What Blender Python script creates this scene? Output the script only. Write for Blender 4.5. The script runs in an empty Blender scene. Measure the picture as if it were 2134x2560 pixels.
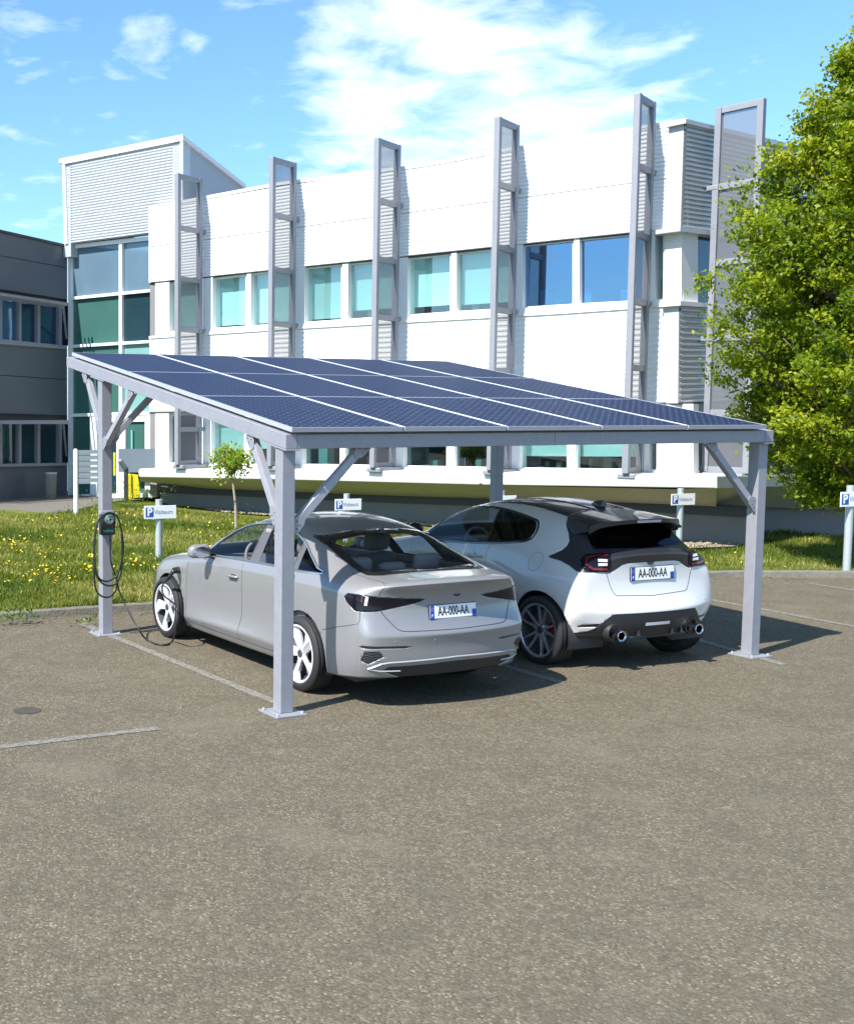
import bpy, bmesh, math, random
import numpy as np
from mathutils import Vector as V, Matrix
from mathutils.bvhtree import BVHTree
R = random.Random(7); NR = np.random.default_rng(11)
SC = bpy.context.scene; COL = SC.collection
PI = math.pi; rad = math.radians
# ---------------------------------------------------------------- camera geometry (fitted to the photograph)
F_, CX, CY, PITCH, CH = 2931.29, 400.97, 1280.0, 0.0830, 2.33
YAW = 0.4341
_s, _c = math.sin(PITCH), math.cos(PITCH)
CAM = V((0, 0, CH))
U = V((math.cos(YAW), math.sin(YAW), 0)); D = V((-math.sin(YAW), math.cos(YAW), 0)); Z = V((0, 0, 1))
def ray(x, y):
    a, b = (x-CX)/F_, (y-CY)/F_
    return V((a, -_s*b+_c, -_c*b-_s))
def hit(x, y, n, p):
    r = ray(x, y); return CAM + r*((p-CAM).dot(n)/r.dot(n))
def gnd(x, y, z=0.0): return hit(x, y, Z, V((0, 0, z)))
# ---------------------------------------------------------------- materials
def new_mat(name):
    m = bpy.data.materials.new(name); m.use_nodes = True
    return m, m.node_tree.nodes, m.node_tree.links, m.node_tree.nodes['Principled BSDF']
def pm(name, col, rough=.5, metal=0., coat=0., spec=.5, noise=0., nscale=20., bump=0., bscale=60., emit=None, coatr=.05):
    m, n, l, b = new_mat(name)
    b.inputs['Base Color'].default_value = (*col, 1); b.inputs['Roughness'].default_value = rough
    b.inputs['Metallic'].default_value = metal; b.inputs['Coat Weight'].default_value = coat
    b.inputs['Coat Roughness'].default_value = coatr; b.inputs['Specular IOR Level'].default_value = spec
    if noise or bump:
        tc = n.new('ShaderNodeTexCoord')
    if noise:
        t = n.new('ShaderNodeTexNoise'); t.inputs['Scale'].default_value = nscale; t.inputs['Detail'].default_value = 6
        l.new(tc.outputs['Object'], t.inputs['Vector'])
        mx = n.new('ShaderNodeMix'); mx.data_type = 'RGBA'
        mx.inputs[6].default_value = (*[c*(1-noise) for c in col], 1); mx.inputs[7].default_value = (*[min(1, c*(1+noise)) for c in col], 1)
        l.new(t.outputs['Fac'], mx.inputs[0]); l.new(mx.outputs[2], b.inputs['Base Color'])
        mr = n.new('ShaderNodeMapRange'); mr.inputs[3].default_value = max(.03, rough-.08); mr.inputs[4].default_value = min(1, rough+.08)
        l.new(t.outputs['Fac'], mr.inputs[0]); l.new(mr.outputs[0], b.inputs['Roughness'])
    if bump:
        t2 = n.new('ShaderNodeTexNoise'); t2.inputs['Scale'].default_value = bscale; t2.inputs['Detail'].default_value = 5
        l.new(tc.outputs['Object'], t2.inputs['Vector'])
        bp = n.new('ShaderNodeBump'); bp.inputs['Strength'].default_value = bump; bp.inputs['Distance'].default_value = .02
        l.new(t2.outputs['Fac'], bp.inputs['Height']); l.new(bp.outputs[0], b.inputs['Normal'])
    return m
def glass_mat(name, tint, refl=.12, rough=.02, rmax=.6, rcol=(.9, .95, 1)):
    """thin pane: tinted transparency plus a mirror reflection that grows at grazing angles"""
    m, n, l, b = new_mat(name); n.remove(b)
    out = n['Material Output']; tr = n.new('ShaderNodeBsdfTransparent'); tr.inputs[0].default_value = (*tint, 1)
    gl = n.new('ShaderNodeBsdfGlossy'); gl.inputs['Roughness'].default_value = rough; gl.inputs[0].default_value = (*rcol, 1)
    lw = n.new('ShaderNodeLayerWeight'); lw.inputs['Blend'].default_value = .25
    mr = n.new('ShaderNodeMapRange'); mr.inputs[3].default_value = refl; mr.inputs[4].default_value = rmax
    mx = n.new('ShaderNodeMixShader'); l.new(lw.outputs['Fresnel'], mr.inputs[0]); l.new(mr.outputs[0], mx.inputs[0])
    l.new(tr.outputs[0], mx.inputs[1]); l.new(gl.outputs[0], mx.inputs[2]); l.new(mx.outputs[0], out.inputs[0])
    return m
# ---------------------------------------------------------------- objects
PW = {}
def empty(name, loc=(0, 0, 0), rz=0., label=None, cat=None, group=None, kind=None):
    o = bpy.data.objects.new(name, None); COL.objects.link(o); o.location = loc; o.rotation_euler = (0, 0, rz)
    o.empty_display_size = .2
    PW[o.name] = Matrix.Translation(V(loc)) @ Matrix.Rotation(rz, 4, 'Z')
    tag(o, label, cat, group, kind); return o
def tag(o, label=None, cat=None, group=None, kind=None):
    if label: o['label'] = label
    if cat: o['category'] = cat
    if group: o['group'] = group
    if kind: o['kind'] = kind
    return o
def obj(name, bm, mats, parent=None, smooth=False, bevel=0., world=False, recalc=True, auto=None):
    """one bmesh -> one object; world=True: vertices are world coordinates and the parent's placement is taken out"""
    if recalc: bmesh.ops.recalc_face_normals(bm, faces=bm.faces[:])
    if world and parent is not None:
        bm.transform(PW[parent.name].inverted())
    me = bpy.data.meshes.new(name); bm.to_mesh(me); bm.free()
    for m in (mats if isinstance(mats, (list, tuple)) else [mats]): me.materials.append(m)
    if smooth or auto:
        me.polygons.foreach_set('use_smooth', [True]*len(me.polygons))
    if auto: 
        try: me.set_sharp_from_angle(angle=rad(auto))
        except Exception: pass
    o = bpy.data.objects.new(name, me); COL.objects.link(o)
    if parent is not None:
        o.parent = parent; PW[o.name] = PW[parent.name].copy()
    else: PW[o.name] = Matrix.Identity(4)
    if bevel:
        md = o.modifiers.new('bevel', 'BEVEL'); md.width = bevel; md.segments = 2; md.limit_method = 'ANGLE'; md.angle_limit = rad(40)
    return o
def struct(o): o['kind'] = 'structure'; return o
def copy_tree(o, parent=None):
    c = o.copy(); COL.objects.link(c)
    if parent is not None: c.parent = parent
    PW[c.name] = PW[o.name].copy()
    for ch in list(o.children): copy_tree(ch, c)
    return c
def bmn(): return bmesh.new()
def prism(bm, pts, ext, mi=0):
    """closed polygon extruded by a vector"""
    a = [bm.verts.new(p) for p in pts]; b = [bm.verts.new(V(p)+V(ext)) for p in pts]; n = len(a)
    fs = [bm.faces.new(a), bm.faces.new(b[::-1])]
    for i in range(n): fs.append(bm.faces.new((a[i], b[i], b[(i+1) % n], a[(i+1) % n])))
    for f in fs: f.material_index = mi
    return fs
def box(bm, lo, hi, M=None, mi=0):
    x0, y0, z0 = lo; x1, y1, z1 = hi
    p = [V((x0, y0, z0)), V((x1, y0, z0)), V((x1, y1, z0)), V((x0, y1, z0))]
    if M is not None:
        e = (M @ V((x0, y0, z1))) - (M @ V((x0, y0, z0))); return prism(bm, [M @ q for q in p], e, mi)
    return prism(bm, p, V((0, 0, z1-z0)), mi)
def bar(bm, p, q, w, h, up=Z, mi=0):
    """straight bar p->q; w across, h along 'up'"""
    p, q = V(p), V(q); d = (q-p).normalized(); s = d.cross(up).normalized(); t = s.cross(d).normalized()
    pts = [p+s*(a*w/2)+t*(b*h/2) for a, b in ((-1, -1), (1, -1), (1, 1), (-1, 1))]
    return prism(bm, pts, q-p, mi)
def tube(bm, pts, r, n=8, cap=True, mi=0):
    pts = [V(p) for p in pts]; rings = []; s = None
    for i, p in enumerate(pts):
        d = (pts[min(i+1, len(pts)-1)]-pts[max(i-1, 0)]).normalized()
        if s is None:
            s = d.cross(Z if abs(d.z) < .9 else V((1, 0, 0))).normalized()
        s = (s - d*s.dot(d)).normalized(); t = d.cross(s)
        rr = r[i] if isinstance(r, (list, tuple)) else r
        rings.append([bm.verts.new(p+s*(math.cos(2*PI*k/n)*rr)+t*(math.sin(2*PI*k/n)*rr)) for k in range(n)])
    for a, b in zip(rings, rings[1:]):
        for k in range(n):
            f = bm.faces.new((a[k], a[(k+1) % n], b[(k+1) % n], b[k])); f.material_index = mi
    if cap:
        bm.faces.new(rings[0][::-1]).material_index = mi; bm.faces.new(rings[-1]).material_index = mi
def lathe(bm, prof, n=48, M=Matrix.Identity(4), close=False, mi=0):
    """profile (radius, height along local z) turned about local z"""
    rings = []
    for r, h in prof:
        if r < 1e-6: rings.append([bm.verts.new(M @ V((0, 0, h)))]*n)
        else: rings.append([bm.verts.new(M @ V((r*math.cos(2*PI*k/n), r*math.sin(2*PI*k/n), h))) for k in range(n)])
    prs = list(zip(rings, rings[1:])) + ([(rings[-1], rings[0])] if close else [])
    for a, b in prs:
        for k in range(n):
            q = []
            for v in (a[k], a[(k+1) % n], b[(k+1) % n], b[k]):
                if v not in q: q.append(v)
            if len(q) > 2: bm.faces.new(q).material_index = mi
def spline(pts, n=8):
    """Catmull-Rom through points"""
    P = [V(p) for p in pts]; out = []
    for i in range(len(P)-1):
        a, b, c, d = P[max(i-1, 0)], P[i], P[i+1], P[min(i+2, len(P)-1)]
        for k in range(n):
            t = k/n
            out.append(.5*((2*b)+(c-a)*t+(2*a-5*b+4*c-d)*t*t+(3*b-a-3*c+d)*t**3))
    out.append(P[-1]); return out
def rbox(bm, lo, hi, r=.03, seg=3, M=None):
    """rounded box"""
    b2 = bmesh.new(); box(b2, lo, hi); bmesh.ops.bevel(b2, geom=b2.edges[:], offset=r, segments=seg, affect='EDGES', profile=.5)
    me = bpy.data.meshes.new('t'); b2.to_mesh(me); b2.free()
    if M is not None: me.transform(M)
    bm.from_mesh(me); bpy.data.meshes.remove(me)
def text_bm(s, size, M, depth=.002, sx=1., align='CENTER', bold=0.):
    """lettering as a mesh: x along the line, y up, placed by matrix M"""
    cu = bpy.data.curves.new('lettering', 'FONT'); cu.body = s; cu.size = size; cu.align_x = align; cu.align_y = 'CENTER'
    cu.extrude = depth; cu.offset = bold; o = bpy.data.objects.new('lettering', cu); COL.objects.link(o)
    dg = bpy.context.evaluated_depsgraph_get(); dg.update()
    me = bpy.data.meshes.new_from_object(o.evaluated_get(dg)); bm = bmesh.new(); bm.from_mesh(me)
    bm.transform(M @ Matrix.Scale(sx, 4, V((1, 0, 0))))
    bpy.data.objects.remove(o); bpy.data.meshes.remove(me); bpy.data.curves.remove(cu)
    return bm
def frame_mat(o, x, y, z=None):
    x = V(x).normalized(); y = V(y); y = (y-x*y.dot(x)).normalized(); z = x.cross(y)
    M = Matrix((x, y, z)).transposed().to_4x4(); M.translation = V(o); return M
def raw_mesh(name, verts, faces4, mats, parent=None, tri=False, attr=None, smooth=False):
    """fast mesh from numpy arrays (quads or tris), optional per-face colour-variation attribute"""
    me = bpy.data.meshes.new(name); k = 3 if tri else 4; nf = len(faces4)
    me.vertices.add(len(verts)); me.vertices.foreach_set('co', np.asarray(verts, np.float32).ravel())
    me.loops.add(nf*k); me.loops.foreach_set('vertex_index', np.asarray(faces4, np.int32).ravel())
    me.polygons.add(nf); me.polygons.foreach_set('loop_start', np.arange(nf, dtype=np.int32)*k)
    me.update(calc_edges=True)
    if attr is not None:
        a = me.attributes.new('vary', 'FLOAT', 'FACE'); a.data.foreach_set('value', np.asarray(attr, np.float32))
    for m in mats: me.materials.append(m)
    if smooth: me.polygons.foreach_set('use_smooth', [True]*nf)
    o = bpy.data.objects.new(name, me); COL.objects.link(o)
    if parent is not None: o.parent = parent
    PW[o.name] = PW[parent.name].copy() if parent is not None else Matrix.Identity(4)
    return o
# ================================================================ camera, world, sun
cam = bpy.data.cameras.new('camera'); co = bpy.data.objects.new('camera', cam); COL.objects.link(co); SC.camera = co
cam.sensor_fit = 'HORIZONTAL'; cam.sensor_width = 36; cam.lens = 36*F_/2134; cam.shift_x = (1067-CX)/2134; cam.shift_y = 0
cam.clip_end = 2000; co.location = CAM; co.rotation_euler = (PI/2-PITCH, 0, 0)
SC.view_settings.view_transform = 'Standard'; SC.view_settings.look = 'None'; SC.view_settings.exposure = 1.05; SC.view_settings.gamma = 1
SUN_AZ, SUN_EL = rad(50+180), rad(48)
sd = V((math.sin(SUN_AZ)*math.cos(SUN_EL), math.cos(SUN_AZ)*math.cos(SUN_EL), math.sin(SUN_EL)))
su = bpy.data.lights.new('sun', 'SUN'); su.energy = 4.4; su.angle = rad(.6); su.color = (1, .97, .92)
so = bpy.data.objects.new('sun', su); COL.objects.link(so); so.rotation_euler = (-sd).to_track_quat('-Z', 'Y').to_euler(); so.location = (0, 0, 30)
W = bpy.data.worlds.new('World'); SC.world = W; W.use_nodes = True
n, l = W.node_tree.nodes, W.node_tree.links
bg = n['Background']; bg.inputs[1].default_value = .1
sky = n.new('ShaderNodeTexSky'); sky.sky_type = 'NISHITA'; sky.sun_disc = False; sky.sun_elevation = SUN_EL; sky.sun_rotation = SUN_AZ
sky.air_density = 1.0; sky.dust_density = .6; sky.ozone_density = 3.0
tc = n.new('ShaderNodeTexCoord'); sep = n.new('ShaderNodeSeparateXYZ'); l.new(tc.outputs['Generated'], sep.inputs[0])
def mth(op, a, b=None, c=None, clamp=False):
    k = n.new('ShaderNodeMath'); k.operation = op; k.use_clamp = clamp
    for i, v in enumerate((a, b, c)):
        if v is None: continue
        if isinstance(v, (int, float)): k.inputs[i].default_value = v
        else: l.new(v, k.inputs[i])
    return k.outputs[0]
zz = mth('ADD', mth('MAXIMUM', sep.outputs[2], 0.0), .12)
cmb = n.new('ShaderNodeCombineXYZ'); l.new(mth('DIVIDE', sep.outputs[0], zz), cmb.inputs[0]); l.new(mth('DIVIDE', sep.outputs[1], zz), cmb.inputs[1])
def noise(scale, detail, rough, vec, dist=0.):
    t = n.new('ShaderNodeTexNoise'); t.inputs['Scale'].default_value = scale; t.inputs['Detail'].default_value = detail
    t.inputs['Roughness'].default_value = rough; t.inputs['Distortion'].default_value = dist; l.new(vec, t.inputs['Vector']); return t.outputs['Fac']
n1 = noise(5.5, 9, .58, cmb.outputs[0], .3); n2 = noise(2.0, 3, .5, cmb.outputs[0])
# cloud banks: soft lobes in the directions where the photographed clouds stand
lob = None
for (px, py, w, s) in ((1080, 190, 9.5, .62), (1300, 330, 8.5, .62), (1000, 60, 5.5, .5), (860, 220, 2.6, .5), (1050, 400, 8, .6), (1500, 260, 7.0, .34), (1480, 60, 6, .3), (800, 350, 5, .36),
                       (370, 125, 2.6, .36), (680, 245, 2.2, .34), (40, 60, 3.4, .20), (170, 30, 2.2, .22), (230, 320, 2.0, .22), (260, 280, 1.4, .27), (210, 235, 1.3, .24), (60, 590, 9, .24), (480, 90, 1.6, .30), (560, 20, 2.2, .20)):
    d = ray(px, py).normalized(); vm = n.new('ShaderNodeVectorMath'); vm.operation = 'DOT_PRODUCT'; l.new(tc.outputs['Generated'], vm.inputs[0]); vm.inputs[1].default_value = d
    k = math.cos(rad(w)); g = mth('MULTIPLY', mth('SMOOTH_MIN', 1.0, mth('MAXIMUM', mth('DIVIDE', mth('SUBTRACT', vm.outputs['Value'], k), 1-k), 0.), .2), s)
    lob = g if lob is None else mth('MAXIMUM', lob, g)
# scattered cloud over the rest of the dome, behind the viewer
bk = mth('MULTIPLY', mth('MULTIPLY', mth('SUBTRACT', .1, sep.outputs[1]), 1.5, None, True), mth('MULTIPLY', n2, .55))
lob = mth('MAXIMUM', lob, bk)
dens = mth('MULTIPLY', mth('SUBTRACT', mth('ADD', mth('MULTIPLY', n1, 1.45), lob), .98), 2.0, None, True)
dens = mth('POWER', dens, 1.1)
grad = n.new('ShaderNodeMix'); grad.data_type = 'RGBA'; grad.blend_type = 'MULTIPLY'; grad.inputs[0].default_value = 1
l.new(sky.outputs[0], grad.inputs[6]); grad.inputs[7].default_value = (.85, 1.12, 1.27, 1)
mx = n.new('ShaderNodeMix'); mx.data_type = 'RGBA'; l.new(mth('MULTIPLY', dens, .92), mx.inputs[0]); l.new(grad.outputs[2], mx.inputs[6]); mx.inputs[7].default_value = (6.6, 7.3, 7.8, 1)
l.new(mx.outputs[2], bg.inputs[0])
# ================================================================ ground
def asphalt_mat():
    m, n, l, b = new_mat('asphalt'); tc = n.new('ShaderNodeTexCoord'); P = tc.outputs['Object']
    def tex(kind, **k):
        t = n.new(kind); l.new(P, t.inputs['Vector'])
        for a, v in k.items(): t.inputs[a].default_value = v
        return t
    def ramp(src, stops):
        r = n.new('ShaderNodeValToRGB'); l.new(src, r.inputs[0]); e = r.color_ramp.elements
        e[0].position, e[0].color = stops[0][0], (*stops[0][1], 1); e[1].position, e[1].color = stops[-1][0], (*stops[-1][1], 1)
        for p, c in stops[1:-1]:
            x = e.new(p); x.color = (*c, 1)
        return r.outputs[0]
    def mix(f, a, bb, bt='MIX'):
        k = n.new('ShaderNodeMix'); k.data_type = 'RGBA'; k.blend_type = bt
        if isinstance(f, float): k.inputs[0].default_value = f
        else: l.new(f, k.inputs[0])
        for i, v in ((6, a), (7, bb)):
            if isinstance(v, tuple): k.inputs[i].default_value = (*v, 1)
            else: l.new(v, k.inputs[i])
        return k.outputs[2]
    big = tex('ShaderNodeTexNoise', Scale=.55, Detail=5., Roughness=.6)
    mid = tex('ShaderNodeTexNoise', Scale=4., Detail=6., Roughness=.65)
    base = mix(big.outputs['Fac'], (.080, .066, .046), (.122, .102, .072)); base = mix(.45, base, ramp(mid.outputs['Fac'], [(.3, (.072, .059, .041)), (.7, (.136, .115, .083))]))
    # aggregate: pebbles of two sizes, each with its own tone
    v1 = tex('ShaderNodeTexVoronoi', Scale=78.); v2 = tex('ShaderNodeTexVoronoi', Scale=48.)
    ton = ramp(v1.outputs['Color'], [(.0, (.030, .025, .019)), (.35, (.088, .073, .050)), (.7, (.155, .131, .094)), (1., (.33, .30, .24))])
    base = mix(.66, base, ton)
    rare = n.new('ShaderNodeSeparateColor'); l.new(v2.outputs['Color'], rare.inputs[0])
    r2 = n.new('ShaderNodeMath'); r2.operation = 'GREATER_THAN'; l.new(rare.outputs[0], r2.inputs[0]); r2.inputs[1].default_value = .80
    r3 = n.new('ShaderNodeMath'); r3.operation = 'LESS_THAN'; l.new(v2.outputs['Distance'], r3.inputs[0]); r3.inputs[1].default_value = .34
    r4 = n.new('ShaderNodeMath'); r4.operation = 'MULTIPLY'; l.new(r2.outputs[0], r4.inputs[0]); l.new(r3.outputs[0], r4.inputs[1])
    r5 = n.new('ShaderNodeMath'); r5.operation = 'MULTIPLY'; l.new(r4.outputs[0], r5.inputs[0]); r5.inputs[1].default_value = .6
    base = mix(r5.outputs[0], base, (.40, .37, .31))
    mot = tex('ShaderNodeTexNoise', Scale=2.6, Detail=7., Roughness=.72); base = mix(ramp(mot.outputs['Fac'], [(.36, (.5, .5, .5)), (.56, (0, 0, 0))]), base, (.062, .054, .042))
    mo2 = tex('ShaderNodeTexNoise', Scale=17., Detail=3.); base = mix(ramp(mo2.outputs['Fac'], [(.52, (0, 0, 0)), (.72, (.4, .4, .4))]), base, (.22, .20, .165))
    # worn pale patches and a few dark stains
    st = tex('ShaderNodeTexNoise', Scale=.9, Detail=3.); 
    base = mix(ramp(st.outputs['Fac'], [(.56, (0, 0, 0)), (.72, (.5, .5, .5))]), base, (.175, .155, .12))
    st2 = tex('ShaderNodeTexNoise', Scale=.37, Detail=4., Roughness=.7)
    base = mix(ramp(st2.outputs['Fac'], [(.30, (.55, .55, .55)), (.42, (0, 0, 0))]), base, (.07, .059, .044))
    fine = tex('ShaderNodeTexNoise', Scale=260., Detail=2.); base = mix(.34, base, ramp(fine.outputs['Fac'], [(.3, (.055, .048, .037)), (.7, (.19, .165, .125))]))
    base = mix(1., base, (1.03, 1.01, .92), 'MULTIPLY')
    l.new(base, b.inputs['Base Color']); b.inputs['Roughness'].default_value = .9; b.inputs['Specular IOR Level'].default_value = .2
    bp = n.new('ShaderNodeBump'); bp.inputs['Strength'].default_value = .55; bp.inputs['Distance'].default_value = .006
    l.new(v1.outputs['Distance'], bp.inputs['Height']); bp.invert = True; l.new(bp.outputs[0], b.inputs['Normal'])
    return m
MA = asphalt_mat()
# ---- kerb line (world points, left to right)
kerb = [gnd(-900, 1605), gnd(-300, 1571), gnd(0, 1553), gnd(200, 1539), gnd(380, 1527), gnd(900, 1497), gnd(1400, 1467), gnd(1776, 1446), gnd(1950, 1444), gnd(2133, 1445), gnd(2600, 1450), gnd(3400, 1462)]
kerb = spline([V((p.x, p.y, 0)) for p in kerb], 5)
def off_line(pts, d):
    out = []
    for i, p in enumerate(pts):
        t = (pts[min(i+1, len(pts)-1)]-pts[max(i-1, 0)]).normalized(); out.append(p+V((-t.y, t.x, 0))*d)
    return out
KH = .09
MK = pm('kerb_concrete', (.165, .15, .12), .9, noise=.35, nscale=9, bump=.5, bscale=40)
bm = bmn(); prof = [(0, 0), (.012, KH-.012), (.025, KH), (.12, KH), (.12, 0)]
L = [[bm.verts.new(q+V((0, 0, h))) for q in off_line(kerb, o)] for o, h in prof]
for a, b in zip(L, L[1:]):
    for i in range(len(a)-1): bm.faces.new((a[i], a[i+1], b[i+1], b[i]))
struct(obj('kerb', bm, MK, smooth=False))
# the asphalt runs up to the kerb; behind it the sheet drops to the subsoil below lawn and building
bm = bmn(); s = 600; kl = off_line(kerb, .05); e0, e1 = kl[0], kl[-1]
kl = [V((-s, e0.y-.25*(e0.x+s), 0))]+kl+[V((s, e1.y, 0))]
G = [[bm.verts.new((p.x, -s, 0)) for p in kl], [bm.verts.new((p.x, 2, 0)) for p in kl], [bm.verts.new((p.x, p.y, 0)) for p in kl], [bm.verts.new((p.x, p.y+.02, -.6)) for p in kl], [bm.verts.new((p.x, s, -.6)) for p in kl]]
for a, b in zip(G, G[1:]):
    for i in range(len(a)-1): bm.faces.new((a[i], a[i+1], b[i+1], b[i]))
struct(obj('ground', bm, MA))
# ---- lawn: from the kerb back to the gravel along the building
Wd = V((-.757, .653, 0)); NF = V((-.653, -.757, 0)); FP = V((6.55, 25.36, 0))          # facade direction (to the left), outward normal, a point of the facade plane
def lawn_h(x, y):
    k = (V((x, y, 0))-FP).dot(NF)                                                     # metres in front of the facade
    w_ = min(1, max(0, x/3+.3)); dr = min(1, max(0, (9.5-k)/8)); dr = dr*dr*(3-2*dr)
    return KH-.01 - dr*(.11+.13*w_) + .6*(1-dr*.7)*(.05*math.sin(x*.7+y*.4)*math.sin(y*.55-x*.2)+.03*math.sin(2.1*x)*math.sin(1.7*y))
inner = off_line(kerb, .12)
MG = None
def lawn_mat():
    m, n, l, b = new_mat('lawn_soil'); tc = n.new('ShaderNodeTexCoord'); t = n.new('ShaderNodeTexNoise'); t.inputs['Scale'].default_value = 1.4; t.inputs['Detail'].default_value = 9; t.inputs['Roughness'].default_value = .7
    l.new(tc.outputs['Object'], t.inputs['Vector']); r = n.new('ShaderNodeValToRGB'); l.new(t.outputs['Fac'], r.inputs[0]); e = r.color_ramp.elements
    e[0].position = .3; e[0].color = (.06, .075, .012, 1); e[1].position = .72; e[1].color = (.20, .19, .065, 1); x = e.new(.5); x.color = (.105, .125, .018, 1)
    l.new(r.outputs[0], b.inputs['Base Color']); b.inputs['Roughness'].default_value = 1; b.inputs['Specular IOR Level'].default_value = .1; return m
bm = bmn(); back = []
far = [V((p.x, p.y, 0))+V((-.35, 1, 0))*20 for p in inner]
NJ = 16; grid = []
for j in range(NJ+1):
    t = j/NJ; row = []
    for a, b_ in zip(inner, far):
        q = a.lerp(b_, t); row.append(bm.verts.new((q.x, q.y, (KH-.012) if j == 0 else lawn_h(q.x, q.y))))
    grid.append(row)
for a, b in zip(grid, grid[1:]):
    for i in range(len(a)-1): bm.faces.new((a[i], a[i+1], b[i+1], b[i]))
MLAWN = lawn_mat(); struct(obj('lawn', bm, MLAWN, smooth=True))
# ---- asphalt path curving in from the left to the entrance, gravel strip along the building
MPATH = pm('path_asphalt', (.15, .135, .11), .95, noise=.25, nscale=6, bump=.4, bscale=120)
def sheet(name, pts, mat, z): 
    bm = bmn(); bm.faces.new([bm.verts.new((p.x, p.y, z)) for p in pts]); return struct(obj(name, bm, mat))
ZP = .0; ZGR = -.12
pa = [gnd(x, y, ZP) for x, y in ((-700, 1420), (0, 1303), (100, 1290), (180, 1278), (240, 1262), (300, 1252), (395, 1246), (400, 1228), (150, 1228), (-200, 1240), (-1200, 1290))]
sheet('path', pa, MPATH, ZP)
def gravel_mat():
    m, n, l, b = new_mat('gravel'); tc = n.new('ShaderNodeTexCoord'); v = n.new('ShaderNodeTexVoronoi'); v.inputs['Scale'].default_value = 22; l.new(tc.outputs['Object'], v.inputs['Vector'])
    r = n.new('ShaderNodeValToRGB'); l.new(v.outputs['Color'], r.inputs[0]); e = r.color_ramp.elements; e[0].color = (.16, .12, .08, 1); e[1].color = (.5, .43, .32, 1)
    l.new(r.outputs[0], b.inputs['Base Color']); b.inputs['Roughness'].default_value = .95
    bp = n.new('ShaderNodeBump'); bp.inputs['Distance'].default_value = .05; bp.invert = True; l.new(v.outputs['Distance'], bp.inputs['Height']); l.new(bp.outputs[0], b.inputs['Normal']); return m
ga = [gnd(x, y, ZGR) for x, y in ((445, 1262), (560, 1280), (720, 1291), (900, 1300), (1050, 1311), (1500, 1348), (1690, 1371), (1830, 1366), (1900, 1352), (1500, 1322), (1000, 1288), (560, 1262))]
MGRAV = gravel_mat(); sheet('gravel', ga, MGRAV, ZGR)
# loose pebbles so the strip is not a flat sheet
bm = bmn()
for i in range(2600):
    a = R.random(); j = int(a*5.999); p = ga[j].lerp(ga[j+1], a*6-j) ; q = ga[11-j].lerp(ga[10-j] if j < 5 else ga[8], a*6-j); c = p.lerp(q, R.random()**1.6*.7)
    r = R.uniform(.03, .065); M = Matrix.Translation(V((c.x, c.y, ZGR+.01)))@Matrix.Rotation(R.random()*6, 4, 'Z')@Matrix.Diagonal((r, r*R.uniform(.6, 1), r*.6, 1))
    bmesh.ops.create_icosphere(bm, subdivisions=1, radius=1, matrix=M)
tag(obj('pebbles', bm, MGRAV), 'pale pebbles lying along the foot of the building', 'pebbles', kind='stuff')
# ---- painted bay lines
def line_mat():
    m, n, l, b = new_mat('road_paint'); tc = n.new('ShaderNodeTexCoord'); t = n.new('ShaderNodeTexNoise'); t.inputs['Scale'].default_value = 28; t.inputs['Detail'].default_value = 8; t.inputs['Roughness'].default_value = .75
    l.new(tc.outputs['Object'], t.inputs['Vector']); r = n.new('ShaderNodeValToRGB'); l.new(t.outputs['Fac'], r.inputs[0]); e = r.color_ramp.elements; e[0].position = .44; e[0].color = (.12, .107, .085, 1); e[1].position = .72; e[1].color = (.34, .32, .27, 1)
    l.new(r.outputs[0], b.inputs['Base Color']); b.inputs['Roughness'].default_value = .85; return m
MLINE = line_mat(); bm = bmn()
def pline(p, q, w=.1):
    p, q = V(p), V(q); t = (q-p).normalized(); s = V((-t.y, t.x, 0))*w/2; N = max(2, int((q-p).length/.12)); A, B = [], []
    for i in range(N+1):
        c = p.lerp(q, i/N); A.append(bm.verts.new(c+s*(1+R.uniform(-.16, .16))+V((0, 0, .004)))); B.append(bm.verts.new(c-s*(1+R.uniform(-.16, .16))+V((0, 0, .004))))
    for i in range(N): bm.faces.new((A[i], A[i+1], B[i+1], B[i]))
pline(gnd(199, 1558), gnd(690, 1757)); pline(gnd(1010, 1590), gnd(1405, 1708)); pline(gnd(1400, 1500), gnd(1960, 1663)); pline(gnd(1660, 1478), gnd(2190, 1577)); pline(gnd(2023, 1459), gnd(2300, 1501)); pline(gnd(-300, 1905), gnd(396, 1821), .09); pline(gnd(-420, 1640), gnd(-120, 1765))
struct(obj('road_marking', bm, MLINE))
# dry leaves and grit blown against the kerb
bm = bmn()
for i in range(420):
    j = R.randrange(len(kerb)-1); p = kerb[j].lerp(kerb[j+1], R.random()); q = p+V((.25, -1, 0))*abs(R.gauss(0, .22)); s_ = R.uniform(.008, .026); a = R.random()*6.3
    u1 = V((math.cos(a), math.sin(a), R.uniform(-.2, .3)))*s_; u2 = V((-math.sin(a), math.cos(a), R.uniform(-.2, .3)))*s_*.6; c = q+V((0, 0, .012))
    bm.faces.new([bm.verts.new(v) for v in (c-u1, c+u2, c+u1, c-u2)])
tag(obj('leaf_litter', bm, pm('dry_leaf', (.15, .10, .05), .9, noise=.4, nscale=3)), 'dry brown leaves and grit lying along the kerb', 'leaf litter', kind='stuff')
# an oil-stained drain cover by the left bay
t = empty('drain_cover', gnd(68, 1776, .004), .4, 'small dark oval cover set flush in the asphalt left of the bay line', 'drain cover')
bm = bmn(); lathe(bm, [(0, 0), (.09, 0), (.105, .001), (.11, 0)], 28); obj('lid', bm, pm('drain_iron', (.058, .048, .036), .85, noise=.4, nscale=40), t)
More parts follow.
